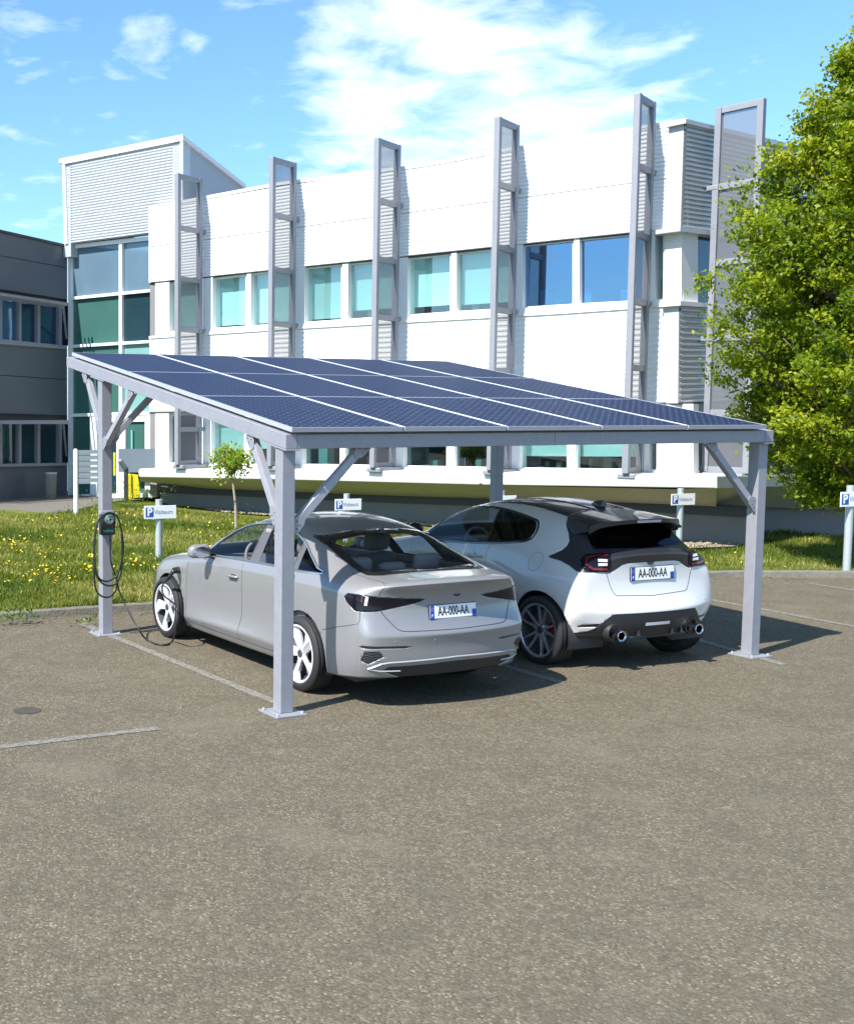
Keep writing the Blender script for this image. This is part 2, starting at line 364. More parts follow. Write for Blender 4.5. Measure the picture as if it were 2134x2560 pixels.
# ================================================================ buildings
def Fp(x, y, off=0.): return hit(x, y, NF, FP+NF*off)                     # pixel ray -> point of the plane 'off' metres in front of the facade
MWHITE = pm('white_cladding', (.82, .82, .82), .45, noise=.05, nscale=3)
MWHITE2 = pm('white_frames', (.80, .79, .77), .4, noise=.04, nscale=5)
MSIDING = pm('silver_siding', (.56, .57, .58), .42, metal=.15, noise=.06, nscale=2)
MGREY = pm('steel_grey_paint', (.25, .255, .285), .5, metal=.1, noise=.08, nscale=8)
MDARK = pm('dark_grey_panel', (.105, .113, .13), .42, metal=.15, noise=.12, nscale=1.5)
MDARK2 = pm('dark_trim', (.05, .052, .055), .6)
MCREAM = pm('cream_concrete', (.47, .45, .39), .8, noise=.12, nscale=2, bump=.15, bscale=30)
MPLINTH = pm('plinth_render', (.20, .195, .19), .85, noise=.12, nscale=2)
def pane_mat(name, col, metal, rough=.06, spec=.7):
    """window glass mirror on top, slightly wavy"""
    m, n, l, b = new_mat(name); b.inputs['Roughness'].default_value = rough; b.inputs['Metallic'].default_value = metal; b.inputs['Specular IOR Level'].default_value = spec
    tc = n.new('ShaderNodeTexCoord'); t = n.new('ShaderNodeTexNoise'); t.inputs['Scale'].default_value = .8; t.inputs['Detail'].default_value = 3; l.new(tc.outputs['Object'], t.inputs['Vector'])
    bp = n.new('ShaderNodeBump'); bp.inputs['Strength'].default_value = .06; bp.inputs['Distance'].default_value = .1; l.new(t.outputs['Fac'], bp.inputs['Height']); l.new(bp.outputs[0], b.inputs['Normal'])
    mx = n.new('ShaderNodeMix'); mx.data_type = 'RGBA'; mx.inputs[6].default_value = (*[c*.75 for c in col], 1); mx.inputs[7].default_value = (*[min(1, c*1.25) for c in col], 1)
    l.new(t.outputs['Fac'], mx.inputs[0]); l.new(mx.outputs[2], b.inputs['Base Color']); return m
MTEAL = pane_mat('teal_glass', (.20, .38, .36), .1); MTEAL2 = pane_mat('bright_teal_glass', (.16, .44, .40), .05, .12)
MBLUE = pane_mat('sky_blue_glass', (.07, .17, .29), .4); MSKY = pane_mat('pale_blue_glass', (.20, .43, .49), .2)  # MBLUE: blue of the mirrored sky is put into the base colour
MNIGHT = pane_mat('dark_glass', (.018, .045, .058), .1, .03, .6); MSLATE = pane_mat('slate_glass', (.12, .19, .25), .1, .08); MGREEN = pane_mat('green_glass', (.05, .135, .115), .08, .05)
MNAVY = pane_mat('navy_glass', (.022, .058, .12), .3, .05)
def quadF(pl, px, o1, o2, nrm):
    """solid whose front face is the pixel quad on plane(o1) and whose back lies at o2"""
    return [pl(x, y, o1) for x, y in px], nrm*(o2-o1)
def pq(bm, px, o1, o2, pl=Fp, nrm=NF, mi=0):
    p, e = quadF(pl, px, o1, o2, nrm); prism(bm, p, e, mi)
def lin(P):
    """y(x) through pixel points"""
    xs = [p[0] for p in P]; ys = [p[1] for p in P]
    def f(x):
        i = 0
        while i < len(xs)-2 and x > xs[i+1]: i += 1
        return ys[i]+(ys[i+1]-ys[i])*(x-xs[i])/(xs[i+1]-xs[i])
    return f
def strip(bm, xs, ft, fb, o1, o2, pl=Fp, nrm=NF, mi=0):
    for a, b in zip(xs, xs[1:]): pq(bm, [(a, ft(a)), (b, ft(b)), (b, fb(b)), (a, fb(a))], o1, o2, pl, nrm, mi)
def corrug(bm, px, n, o, dep, pl=Fp, nrm=NF, th=.12):
    """horizontally ribbed sheet between the pixel corners TL TR BR BL"""
    TL, TR, BR, BL = [pl(x, y, o) for x, y in px]; pts = []
    for i in range(n):
        for t, k in ((0, 0), (.32, 0), (.5, 1), (.82, 1)): pts.append(((i+t)/n, k))
    pts.append((1, 0)); A = []; B = []
    for t, k in pts: A.append(bm.verts.new(TL.lerp(BL, t)-nrm*(dep*(1-k)))); B.append(bm.verts.new(TR.lerp(BR, t)-nrm*(dep*(1-k))))
    for i in range(len(A)-1): bm.faces.new((A[i], B[i], B[i+1], A[i+1]))
    prism(bm, [p-nrm*(dep+.004) for p in (TL, TR, BR, BL)], -nrm*th)
base0 = Fp(1067, 1290, 0); base0.z = 0
BLD = empty('office_building', base0, 0, 'white two storey office block with vertical fins and ribbon windows behind the carport', 'building')
top = lin([(373, 519), (506, 489), (670, 462), (1066, 411), (1280, 367), (1579, 322), (1716, 299)])
seam = lin([(373, 618), (506, 597), (1066, 528), (1716, 440)])
ub = lin([(373, 706), (506, 692), (670, 671), (734, 664), (935, 646), (1067, 634), (1280, 609), (1573, 579), (1707, 567), (1716, 566)])
pb = lin([(388, 834), (530, 824), (856, 802), (1134, 782), (1433, 763), (1567, 756), (1707, 747)])
sb = lin([(373, 844), (506, 834), (734, 820), (935, 811), (1067, 801), (1277, 789), (1567, 773), (1701, 761)])
lb = lin([(373, 1030), (1701, 1006)])
gb = lin([(388, 1160), (529, 1161), (854, 1165), (1300, 1173), (1553, 1176), (1730, 1178)])
fb_ = lin([(343, 1172), (700, 1174), (1200, 1181), (1775, 1191)])
# upper cladding: two courses of ribbed sheet
for nm, f1, f2 in (('upper_cladding', top, lambda x: seam(x)-1), ('upper_cladding', seam, ub)):
    bm = bmn(); px = [(373, f1(373)), (1716, f1(1716)), (1716, f2(1716)), (373, f2(373))]
    corrug(bm, px, 13, 0, .015, th=.4); obj(nm, bm, MWHITE, BLD, world=True)
bm = bmn(); strip(bm, [372, 700, 1066, 1400, 1717], lambda x: top(x)-4, lambda x: top(x)+4, .008, -.5); pq(bm, [(372, top(372)), (377, top(377)), (377, ub(377)), (372, ub(372))], .02, -.38); pq(bm, [(1710, top(1710)), (1717, top(1717)), (1717, ub(1717)), (1710, ub(1710))], .02, -.38)
obj('roof_edge', bm, MWHITE2, BLD, world=True)
bm = bmn(); strip(bm, [373, 700, 1066, 1400, 1712], lambda x: ub(x), lambda x: ub(x)+6, -.05, -.4); obj('cladding_foot', bm, MDARK2, BLD, world=True)
bm = bmn(); px = [(373, sb(373)), (1701, sb(1701)), (1700, 1006), (373, 1030)]; corrug(bm, px, 17, 0, .015, th=.4); obj('lower_cladding', bm, MWHITE, BLD, world=True)
bm = bmn(); strip(bm, [372, 700, 1066, 1400, 1702], lambda x: sb(x)-4, lambda x: sb(x)+2, .035, -.3); strip(bm, [388, 700, 1066, 1400, 1702], lambda x: pb(x), lambda x: sb(x)-4, .0, -.35)
obj('window_sill', bm, MWHITE2, BLD, world=True)
bm = bmn(); strip(bm, [373, 700, 1066, 1400, 1701], lambda x: lb(x), lambda x: lb(x)+5, -.02, -.4); obj('cladding_foot', bm, MDARK2, BLD, world=True)
# ribbon windows: pillars, thin mullions and one window object per pane
GT = glass_mat('teal_tinted_glass', (.62, .88, .87), .16, .012, .6); GB = glass_mat('sky_tinted_glass', (.14, .38, .72), .40, .015, .7, (.34, .54, .80)); GD = glass_mat('dark_tinted_glass', (.30, .52, .52), .10, .01, .55)  # GB: reflected sky blue is painted into its tint and mirror colour
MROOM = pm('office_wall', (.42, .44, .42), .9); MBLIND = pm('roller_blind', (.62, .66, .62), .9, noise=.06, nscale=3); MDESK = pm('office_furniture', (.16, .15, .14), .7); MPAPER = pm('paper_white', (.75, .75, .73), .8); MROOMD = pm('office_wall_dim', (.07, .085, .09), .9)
def ribbon(panes, pill, mull, ft, fb, dim):
    for a, b in pill:
        bm = bmn(); pq(bm, [(a, ft(a)+4), (b, ft(b)+4), (b, fb(b)), (a, fb(a))], -.02, -.36); obj('window_pillar', bm, MWHITE2, BLD, world=True)
        bm = bmn(); c = (a+b)/2; pq(bm, [(c-3, ft(c)), (c+3, ft(c)), (c+3, fb(c)+4), (c-3, fb(c)+4)], -.37, -2.7); obj('partition', bm, MROOM, BLD, world=True)
    X_ = [panes[0][0]-20, 800, 1200, panes[-1][1]+45]
    for nm, q in (('ceiling_slab', [(x, ft(x)-4) for x in X_]), ('floor_slab', [(x, fb(x)+4) for x in X_])):
        bm = bmn()
        for (xa, ya), (xb, yb_) in zip(q, q[1:]): pq(bm, [(xa, ya), (xb, yb_), (xb, yb_+7), (xa, ya+7)], -.37, -2.75)
        obj(nm, bm, MROOM, BLD, world=True)
    for a, b, mat, bl in panes:
        bm = bmn(); w = 3.5 if b-a > 40 else 1.5; T = lambda x: ft(x)+5; B = fb
        for q in ([(a, T(a)), (b, T(b)), (b, T(b)+5), (a, T(a)+5)], [(a, B(a)-4), (b, B(b)-4), (b, B(b)), (a, B(a))], [(a, T(a)+5), (a+w, T(a)+5), (a+w, B(a)-4), (a, B(a)-4)], [(b-w, T(b)+5), (b, T(b)+5), (b, B(b)-4), (b-w, B(b)-4)]): pq(bm, q, -.10, -.26)
        wd = obj('window', bm, MWHITE2, BLD, world=True)
        bm = bmn(); bm.faces.new([bm.verts.new(Fp(x, y, -.18)) for x, y in [(a+w, T(a)+5), (b-w, T(b)+5), (b-w, B(b)-4), (a+w, B(a)-4)]]); obj('pane', bm, mat, wd, world=True)
        if bl:
            y1 = lambda x: T(x)+5+(B(x)-9-T(x))*bl; bm = bmn(); pq(bm, [(a-1, T(a)+2), (b+1, T(b)+2), (b+1, y1(b)), (a-1, y1(a))], -.36, -.37); obj('blind', bm, MBLIND, wd, world=True)
        if bl < .95:          # what stands in the room behind the pane
            x = a+6
            while x < b-12:
                ww = R.uniform(8, 26); hh = R.uniform(.08, .34)*(B(x)-T(x)); o = -R.uniform(.5, 1.7); bm = bmn(); pq(bm, [(x, B(x)-hh), (x+ww, B(x)-hh), (x+ww, B(x)+3), (x, B(x)+3)], o, o-.3); obj('office_furniture', bm, R.choice((MDESK, MPAPER, MDESK, MBLIND)), wd, world=True); x += ww+R.uniform(4, 30)
    for a, b in mull:
        bm = bmn(); pq(bm, [(a, ft(a)+4), (b, ft(b)+4), (b, fb(b)), (a, fb(a))], -.05, -.3); obj('mullion', bm, MWHITE2, BLD, world=True)
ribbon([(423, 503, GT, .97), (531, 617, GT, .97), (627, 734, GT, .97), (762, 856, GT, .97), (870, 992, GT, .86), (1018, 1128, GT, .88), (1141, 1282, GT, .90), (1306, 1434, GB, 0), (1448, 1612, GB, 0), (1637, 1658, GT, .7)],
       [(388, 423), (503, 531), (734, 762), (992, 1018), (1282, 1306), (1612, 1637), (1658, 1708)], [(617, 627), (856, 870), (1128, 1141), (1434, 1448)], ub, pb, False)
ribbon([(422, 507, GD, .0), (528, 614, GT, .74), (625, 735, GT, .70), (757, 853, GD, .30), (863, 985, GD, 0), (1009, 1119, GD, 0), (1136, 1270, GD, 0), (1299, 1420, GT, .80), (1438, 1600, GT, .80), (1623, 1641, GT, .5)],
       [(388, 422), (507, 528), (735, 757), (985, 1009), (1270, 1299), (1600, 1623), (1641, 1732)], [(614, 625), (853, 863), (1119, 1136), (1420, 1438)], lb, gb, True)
bm = bmn(); strip(bm, [388, 700, 1066, 1400, 1732], gb, lambda x: fb_(x)+2, .0, -.4); obj('window_sill', bm, MWHITE2, BLD, world=True)
# ground floor slab: white nosing, sloping soffit, plinth below
bm = bmn(); strip(bm, [345, 700, 1200, 1792], fb_, lin([(345, 1193), (684, 1199), (996, 1206), (1250, 1214), (1684, 1224), (1795, 1221)]), .9, -.35); obj('slab_edge', bm, MWHITE2, BLD, world=True, bevel=.05)
bm = bmn(); X = [350, 520, 684, 840, 996, 1150, 1250, 1460, 1684, 1790]; f1 = lin([(345, 1192), (684, 1198), (996, 1205), (1250, 1213), (1684, 1223), (1795, 1219)]); f2 = lin([(350, 1203), (398, 1217), (684, 1228), (996, 1240), (1573, 1256), (1866, 1270)])
A = [[bm.verts.new(Fp(x, f1(x), .86)) for x in X], [bm.verts.new(Fp(x, f1(x)+(f2(x)-f1(x))*.6, .35)) for x in X], [bm.verts.new(Fp(x, f2(x), -.35)) for x in X]]
for a, b in zip(A, A[1:]):
    for i in range(len(a)-1): bm.faces.new((a[i], a[i+1], b[i+1], b[i]))
obj('soffit', bm, MCREAM, BLD, world=True, smooth=True)
gl = lin([(398, 1246), (684, 1290), (996, 1312), (1573, 1362), (1866, 1372)])
bm = bmn(); strip(bm, [402, 700, 1000, 1300, 1600, 1868], lambda x: f2(x)-2, lambda x: gl(x)+10, -.5, -.9); obj('plinth', bm, MPLINTH, BLD, world=True)
bm = bmn(); strip(bm, [402, 700, 1000, 1300, 1600, 1868], lambda x: f2(x)-3, lambda x: f2(x)+12+x*.006, -.44, -.52); obj('plinth_shadow_band', bm, MDARK2, BLD, world=True)  # dark strip painted in as the shadow under the soffit
# solid core so no daylight comes through, flat roof
bm = bmn(); pq(bm, [(392, 600), (1690, 420), (1700, 900), (392, 900)], -2.7, -7); obj('core_wall', bm, MROOM, BLD, world=True)
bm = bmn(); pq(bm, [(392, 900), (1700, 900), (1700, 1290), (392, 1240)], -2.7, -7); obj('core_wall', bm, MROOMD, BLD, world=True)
bm = bmn(); strip(bm, [373, 700, 1066, 1400, 1700], lambda x: top(x)+3, lambda x: top(x)+9, -.36, -7); obj('roof', bm, MPLINTH, BLD, world=True)
bm = bmn(); pq(bm, [(375, 700), (392, 698), (392, 1240), (375, 1240)], -.4, -7); obj('end_wall', bm, MPLINTH, BLD, world=True)
# ---- right return of the block (set at an obtuse angle)
EDIR = V((.809, .588, 0)); NE = V((.588, -.809, 0)); EP = Fp(1716, 700, 0)
def Ep(x, y, off=0.): return hit(x, y, NE, EP+NE*off)
bm = bmn(); corrug(bm, [(1716, 303), (2250, 432), (2250, 640), (1707, 567)], 22, 0, .05, Ep, NE, .3); obj('return_cladding', bm, MSIDING, BLD, world=True)
bm = bmn(); pq(bm, [(1714, 296), (2250, 424), (2250, 436), (1714, 307)], .04, -.4, Ep, NE); pq(bm, [(1700, 566), (2250, 639), (2250, 650), (1700, 577)], .05, -.5, Ep, NE); obj('roof_edge', bm, MSIDING, BLD, world=True)
bm = bmn(); corrug(bm, [(1703, 764), (2250, 800), (2250, 985), (1701, 1008)], 17, 0, .05, Ep, NE, .3); obj('return_cladding', bm, MSIDING, BLD, world=True)
bm = bmn(); pq(bm, [(1703, 577), (1744, 583), (1744, 758), (1703, 756)], -.06, -.4, Ep, NE); pq(bm, [(1700, 752), (2250, 792), (2250, 800), (1700, 763)], .03, -.4, Ep, NE); obj('return_wall', bm, MWHITE2, BLD, world=True)
bm = bmn(); pq(bm, [(1744, 583), (2250, 650), (2250, 792), (1744, 756)], -.2, -.3, Ep, NE); obj('return_window', bm, MNAVY, BLD, world=True)
bm = bmn(); pq(bm, [(1730, 1004), (2300, 985), (2300, 1196), (1730, 1186)], -.6, -.8, Ep, NE); obj('return_window', bm, MNIGHT, BLD, world=True)
for x in (1735, 1850, 1960, 2080, 2200):
    bm = bmn(); pq(bm, [(x, 1006), (x+7, 1006), (x+7, 1188), (x, 1188)], -.5, -.6, Ep, NE); obj('mullion', bm, MDARK2, BLD, world=True)
bm = bmn(); pq(bm, [(1702, 1006), (2300, 983), (2300, 990), (1702, 1012)], .0, -.9, Ep, NE); obj('return_soffit', bm, MDARK2, BLD, world=True)
EP2 = Fp(1792, 1200, .9)
def Eq(x, y, off=0.): return hit(x, y, NE, EP2+NE*off)
bm = bmn(); pq(bm, [(1792, 1191), (2320, 1188), (2320, 1206), (1792, 1220)], 0, -1.6, Eq, NE); obj('slab_edge', bm, pm('shaded_slab_white', (.42, .45, .43), .8, noise=.15), BLD, world=True)  # same white slab, its shaded side put into a greyer colour
bm = bmn(); A = [[bm.verts.new(Eq(x, y, o)) for x, y in q] for o, q in ((-.04, ((1790, 1219), (1866, 1217), (2320, 1205))), (-.9, ((1790, 1262), (1866, 1267), (2320, 1280))))]
for i in range(2): bm.faces.new((A[0][i], A[0][i+1], A[1][i+1], A[1][i]))
obj('soffit', bm, MCREAM, BLD, world=True, smooth=True)
bm = bmn(); pq(bm, [(1840, 1255), (2320, 1270), (2320, 1385), (1840, 1372)], -1.1, -1.5, Eq, NE); obj('plinth', bm, MPLINTH, BLD, world=True)
bm = bmn(); pq(bm, [(1716, 420), (2300, 520), (2300, 1385), (1716, 1300)], -.85, -3, Ep, NE); obj('core_wall', bm, MPLINTH, BLD, world=True)
# ---- perforated sun fins standing out from the facade
def perf_mat():
    m, n, l, b = new_mat('perforated_sheet'); b.inputs['Base Color'].default_value = (.15, .155, .17, 1); b.inputs['Roughness'].default_value = .6
    tr = n.new('ShaderNodeBsdfTransparent'); mx = n.new('ShaderNodeMixShader'); mx.inputs[0].default_value = .68
    l.new(tr.outputs[0], mx.inputs[1]); l.new(b.outputs[0], mx.inputs[2]); l.new(mx.outputs[0], n['Material Output'].inputs[0]); return m
MPERF = perf_mat()
def plan_solve(P, dr, px):
    """point P+dr*t (level) that stands at pixel column px"""
    k = (px-CX)/F_; # X/Yeff with Yeff = depth along the optical axis
    ax = V((0, _c, -_s)); q = P-CAM
    t = (k*q.dot(ax)-q.x)/(dr.x-k*dr.dot(ax)); return P+dr*t
def fin(xo, yo, xi, yi, xb, yb, nrm, pl, cell, oi=.16):
    pi = pl(xi, (yi+yb)/2, oi); po = plan_solve(pi, nrm, xo)
    zt = hit(xo, yo, nrm, po).z if abs(nrm.dot(ray(xo, yo))) > .05 else 8; ztp = zt
    zb = pl(xb, yb, oi).z
    z0, z1 = zb, ztp; H = z1-z0; bm = bmn(); sd_ = (po-pi).normalized(); w = .11
    for p in (pi, po): bar(bm, V((p.x, p.y, z0)), V((p.x, p.y, z1)), .12, .12, up=sd_)
    zs = [z1-.06-cell*i for i in range(12) if z1-cell*i > z0+.3]+[z0+.05]
    for z in zs: bar(bm, V((pi.x, pi.y, z))+sd_*.06, V((po.x, po.y, z))-sd_*.06, .09, .12)
    f = obj('sun_fin', bm, MGREY, BLD, world=True, bevel=.01)
    bm = bmn(); t_ = sd_.cross(Z)
    for za, zb_ in zip(zs, zs[1:]):
        a = pi+sd_*.06; b = po-sd_*.06; bm.faces.new([bm.verts.new(V((q.x, q.y, z))) for q, z in ((a, za-.06), (b, za-.06), (b, zb_+.06), (a, zb_+.06))])
    obj('perforated_panel', bm, MPERF, f, world=True)
    for z in zs[1::2]:
        bm = bmn(); bar(bm, V((pi.x, pi.y, z))-nrm*.2, V((pi.x, pi.y, z))+nrm*.05, .14, .1); obj('bracket', bm, MGREY, f, world=True, bevel=.02)
    bm = bmn(); bar(bm, V((pi.x, pi.y, z0-.05))-nrm*.35, V((po.x, po.y, z0-.05)), .34, .1); obj('bracket', bm, MGREY, f, world=True, bevel=.02)
for xo, yo, xi, yi, xb, yb in ((444, 433, 498, 451, 508, 1160), (678, 392, 730, 409, 735, 1163), (938, 346, 987, 367, 985, 1166), (1235, 294, 1279, 317, 1272, 1172), (1579, 236, 1614, 263, 1597, 1180)):
    fin(xo, yo, xi, yi, xb, yb, NF, Fp, 1.24)
fin(1885, 240, 1781, 262, 1756, 1180, NE, Ep, 1.42)
# ---- glazed entrance tower at the left end
TO = -.55
def Tp(x, y, off=0.): return Fp(x, y, TO+off)
TW = empty('entrance_tower', Tp(280, 1240)*1.0-Z*Tp(280, 1240).z, 0, 'glazed entrance tower with a ribbed silver box on top, left of the white block', 'tower')
bm = bmn(); corrug(bm, [(157, 407), (454, 349), (454, 571), (164, 609)], 30, .2, .035, Tp, NF, .3); obj('ribbed_box', bm, MSIDING, TW, world=True)
P0 = Tp(454, 349, .2); Q0 = plan_solve(P0, -NF, 609); zq = hit(609, 472, NF, Q0).z; zl = Fp(454, 600).z
bm = bmn(); prism(bm, [P0, V((Q0.x, Q0.y, zq)), V((Q0.x, Q0.y, zl)), V((P0.x, P0.y, zl))], Wd*.3); PL = Tp(157, 407, .2); prism(bm, [PL, PL-NF*(P0-Q0).length-Z*(P0.z-zq), V((PL.x, PL.y, zl))-NF*(P0-Q0).length, V((PL.x, PL.y, zl))], -Wd*.3)
obj('side_wall', bm, pm('side_wall_grey', (.40, .43, .46), .5, noise=.04), TW, world=True)
bm = bmn(); a = P0-Wd*.08+NF*.05; b = V((Q0.x, Q0.y, zq))-Wd*.08; c = PL+Wd*.1+NF*.05; dd = c+(b-a); prism(bm, [a, b, dd, c], Z*.12); pq(bm, [(155, 403), (457, 344), (457, 350), (155, 410)], .26, .2, Tp)
pq(bm, [(155, 407), (162, 406), (168, 609), (161, 610)], .24, .18, Tp); pq(bm, [(450, 349), (456, 348), (456, 575), (450, 576)], .24, .18, Tp); obj('roof', bm, MWHITE2, TW, world=True)
X0, X1 = 170, 392
h0 = lin([(170, 612), (392, 588)]); h0b = lin([(170, 622), (392, 597)]); h1 = lin([(178, 742), (389, 721)]); h2 = lin([(178, 862), (389, 849)]); h3 = lin([(178, 1034), (389, 1028)]); gd = lin([(170, 1243), (392, 1241)])
def bars(px_list, o1=.02, o2=-.2):
    for q in px_list: pq(bm, q, o1, o2, Tp)
bm = bmn()
for f, w in ((h0, 10), (h1, 7), (h2, 7), (h3, 8)): bars([[(X0, f(X0)), (X1, f(X1)), (X1, f(X1)+w), (X0, f(X0)+w)]])
bars([[(X0, 612), (177, 611), (177, 1243), (X0, 1243)], [(297, 598), (304, 597), (304, 1034), (297, 1034)], [(386, 590), (393, 589), (393, 1241), (386, 1241)]], .025)
obj('curtain_frame', bm, MWHITE2, TW, world=True)
for i, (a, b, f, g, m_) in enumerate([(177, 297, h0b, h1, MSLATE), (304, 386, h0b, h1, MSLATE), (177, 297, h1, h2, MGREEN), (304, 386, h1, h2, MNIGHT), (177, 297, h2, h3, MGREEN), (304, 386, h2, h3, MTEAL)]):
    bm = bmn(); pq(bm, [(a, f(a)+1), (b, f(b)+1), (b, g(b)+1), (a, g(a)+1)], -.08, -.12, Tp); obj('glass_panel', bm, m_, TW, world=True)
# doors below
bm = bmn(); bars([[(225, 1040), (243, 1040), (243, 1243), (225, 1243)], [(291, 1040), (313, 1040), (313, 1235), (291, 1235)], [(362, 1052), (378, 1052), (378, 1243), (362, 1243)], [(243, 1040), (378, 1038), (378, 1053), (243, 1056)], [(177, 1236), (386, 1233), (386, 1243), (177, 1246)]], .0, -.2); obj('door_frame', bm, MWHITE2, TW, world=True)
for a, b, m_ in ((177, 225, MGREEN), (243, 291, MNIGHT), (313, 362, MGREEN), (378, 387, MNIGHT)):
    bm = bmn(); pq(bm, [(a, 1042), (b, 1042), (b, 1237), (a, 1237)], -.07, -.12, Tp); dr = obj('door' if a in (243, 313) else 'glass_panel', bm, m_, TW, world=True)
    if a == 313:
        bm = bmn(); pq(bm, [(327, 1075), (331, 1075), (331, 1125), (327, 1125)], .0, -.05, Tp); obj('handle', bm, MTEAL2, dr, world=True)
bm = bmn(); pq(bm, [(296, 1122), (392, 1122), (392, 1182), (296, 1180)], .34, .3, Tp); obj('panel_reflection', bm, pm('reflection_slate', (.13, .16, .19), .3, noise=.2, nscale=1), TW, world=True)  # solid sheet standing for a panel's reflection in the entrance glass
bm = bmn(); pq(bm, [(176, 620), (386, 600), (386, 1238), (176, 1240)], -.3, -5, Tp); obj('core_wall', bm, MDARK2, TW, world=True)
# ---- dark grey wing coming forward on the left
MG_ = V((.757, -.653, 0)); GP = Tp(169, 900, .05)
def Gp(x, y, off=0.): return hit(x, y, MG_, GP+MG_*off)
WG = empty('office_wing', V((Gp(80, 1240).x, Gp(80, 1240).y, 0)), 0, 'dark grey panelled wing with two rows of shaded windows at the left edge', 'building')
XL = -420
def gl2(y0, y1): return lambda x: y0+(y1-y0)*x/168.
def gband(name, mat, fa, fb, o1, o2, par=WG, xl=XL, xr=168):
    bm = bmn(); pq(bm, [(xl, fa(xl)), (xr, fa(xr)), (xr, fb(xr)), (xl, fb(xl))], o1, o2, Gp, MG_); return obj(name, bm, mat, par, world=True)
gband('upper_panel', MDARK, gl2(578, 616), gl2(638, 668), 0, -.4); gband('upper_panel', MDARK, gl2(639.5, 669.5), gl2(722, 748), -.004, -.4)
gband('roof_edge', MDARK2, gl2(573, 611), gl2(579, 617), .05, -.5)
gband('window_head', MDARK2, gl2(722, 748), gl2(735, 757), -.15, -.4)
gband('lower_panel', MDARK, gl2(860, 873), gl2(937, 948), 0, -.4); gband('lower_panel', MDARK, gl2(938.5, 949.5), gl2(1033, 1038), -.004, -.4)
gband('sill_band', MGREY, gl2(847, 864), gl2(860, 873), .06, -.3); gband('window_head', MDARK2, gl2(1033, 1038), gl2(1052, 1051), -.12, -.4)
gband('lower_sill', MGREY, gl2(1160, 1157), gl2(1167, 1164), .06, -.3); gband('base_panel', MDARK, gl2(1167, 1164), gl2(1253, 1244), -.05, -.4)
for f1, f2, nm in ((gl2(731, 756), gl2(738, 764), 'sun_shelf'), (gl2(1051, 1050), gl2(1060, 1060), 'sun_shelf')):
    bm = bmn(); p = [Gp(XL, f1(XL), .75), Gp(172, f1(172), .75), Gp(172, f2(172), .75), Gp(XL, f2(XL), .75)]; prism(bm, p, -MG_*.06)
    for k in range(4): prism(bm, [q-MG_*(.14+.15*k) for q in p], -MG_*.05)
    obj(nm, bm, MGREY, WG, world=True)
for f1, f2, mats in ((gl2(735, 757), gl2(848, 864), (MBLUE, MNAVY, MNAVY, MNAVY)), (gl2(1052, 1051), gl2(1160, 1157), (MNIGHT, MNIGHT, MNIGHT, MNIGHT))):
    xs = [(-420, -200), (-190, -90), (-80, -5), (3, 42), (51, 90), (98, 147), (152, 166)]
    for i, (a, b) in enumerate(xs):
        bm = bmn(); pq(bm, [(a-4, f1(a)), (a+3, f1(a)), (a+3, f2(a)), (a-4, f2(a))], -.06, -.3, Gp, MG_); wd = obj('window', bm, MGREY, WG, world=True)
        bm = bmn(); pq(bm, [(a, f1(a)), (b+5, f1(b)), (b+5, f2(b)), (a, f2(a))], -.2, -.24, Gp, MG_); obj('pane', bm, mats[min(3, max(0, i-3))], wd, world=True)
    bm = bmn(); q0 = Gp(158, f1(158)+6, .02); q1 = Gp(158, f1(158)+6, .7); q2 = Gp(166, f2(166)-18, .02); tube(bm, [q1, q2], .03, 6); obj('shelf_strut', bm, MGREY, WG, world=True)
bm = bmn(); pq(bm, [(XL, 575), (168, 640), (168, 1244), (XL, 1300)], -.42, -6, Gp, MG_); obj('core_wall', bm, MDARK2, WG, world=True)
# ================================================================ carport with solar roof (local axes: a along the eave, b back, z up)
AO = V((.9306, 8.9407, 0))
CP = empty('solar_carport', AO, YAW, 'galvanised steel double carport roofed with fifteen blue solar panels over the two cars', 'carport')
def galv(name, k):
    m, n, l, b = new_mat(name); tc = n.new('ShaderNodeTexCoord'); v = n.new('ShaderNodeTexVoronoi'); v.inputs['Scale'].default_value = 26; t = n.new('ShaderNodeTexNoise'); t.inputs['Scale'].default_value = 7; t.inputs['Detail'].default_value = 8
    t.inputs['Roughness'].default_value = .65
    for q in (v, t): l.new(tc.outputs['Object'], q.inputs['Vector'])
    ad = n.new('ShaderNodeMath'); ad.operation = 'MULTIPLY_ADD'; l.new(v.outputs['Color'], ad.inputs[0]); ad.inputs[1].default_value = .35; l.new(t.outputs['Fac'], ad.inputs[2])
    r = n.new('ShaderNodeValToRGB'); l.new(ad.outputs[0], r.inputs[0]); e = r.color_ramp.elements; e[0].position = .3; e[0].color = (.375*k, .375*k, .41*k, 1); e[1].position = .95; e[1].color = (.435*k, .435*k, .475*k, 1)
    l.new(r.outputs[0], b.inputs['Base Color']); b.inputs['Metallic'].default_value = .35; mr = n.new('ShaderNodeMapRange'); mr.inputs[3].default_value = .5; mr.inputs[4].default_value = .66; l.new(t.outputs['Fac'], mr.inputs[0]); l.new(mr.outputs[0], b.inputs['Roughness']); return m
MGALV = galv('galvanised_steel', .76); MBRACE = galv('galvanised_brace', .9)
MALU = pm('panel_frame_aluminium', (.45, .455, .50), .42, metal=.3, noise=.05)
SL = math.tan(.166); HF = 2.076; W5, DB = 5.243, 3.665
def zr(b): return HF + SL*b                      # underside of the rafters
PSZ = .115
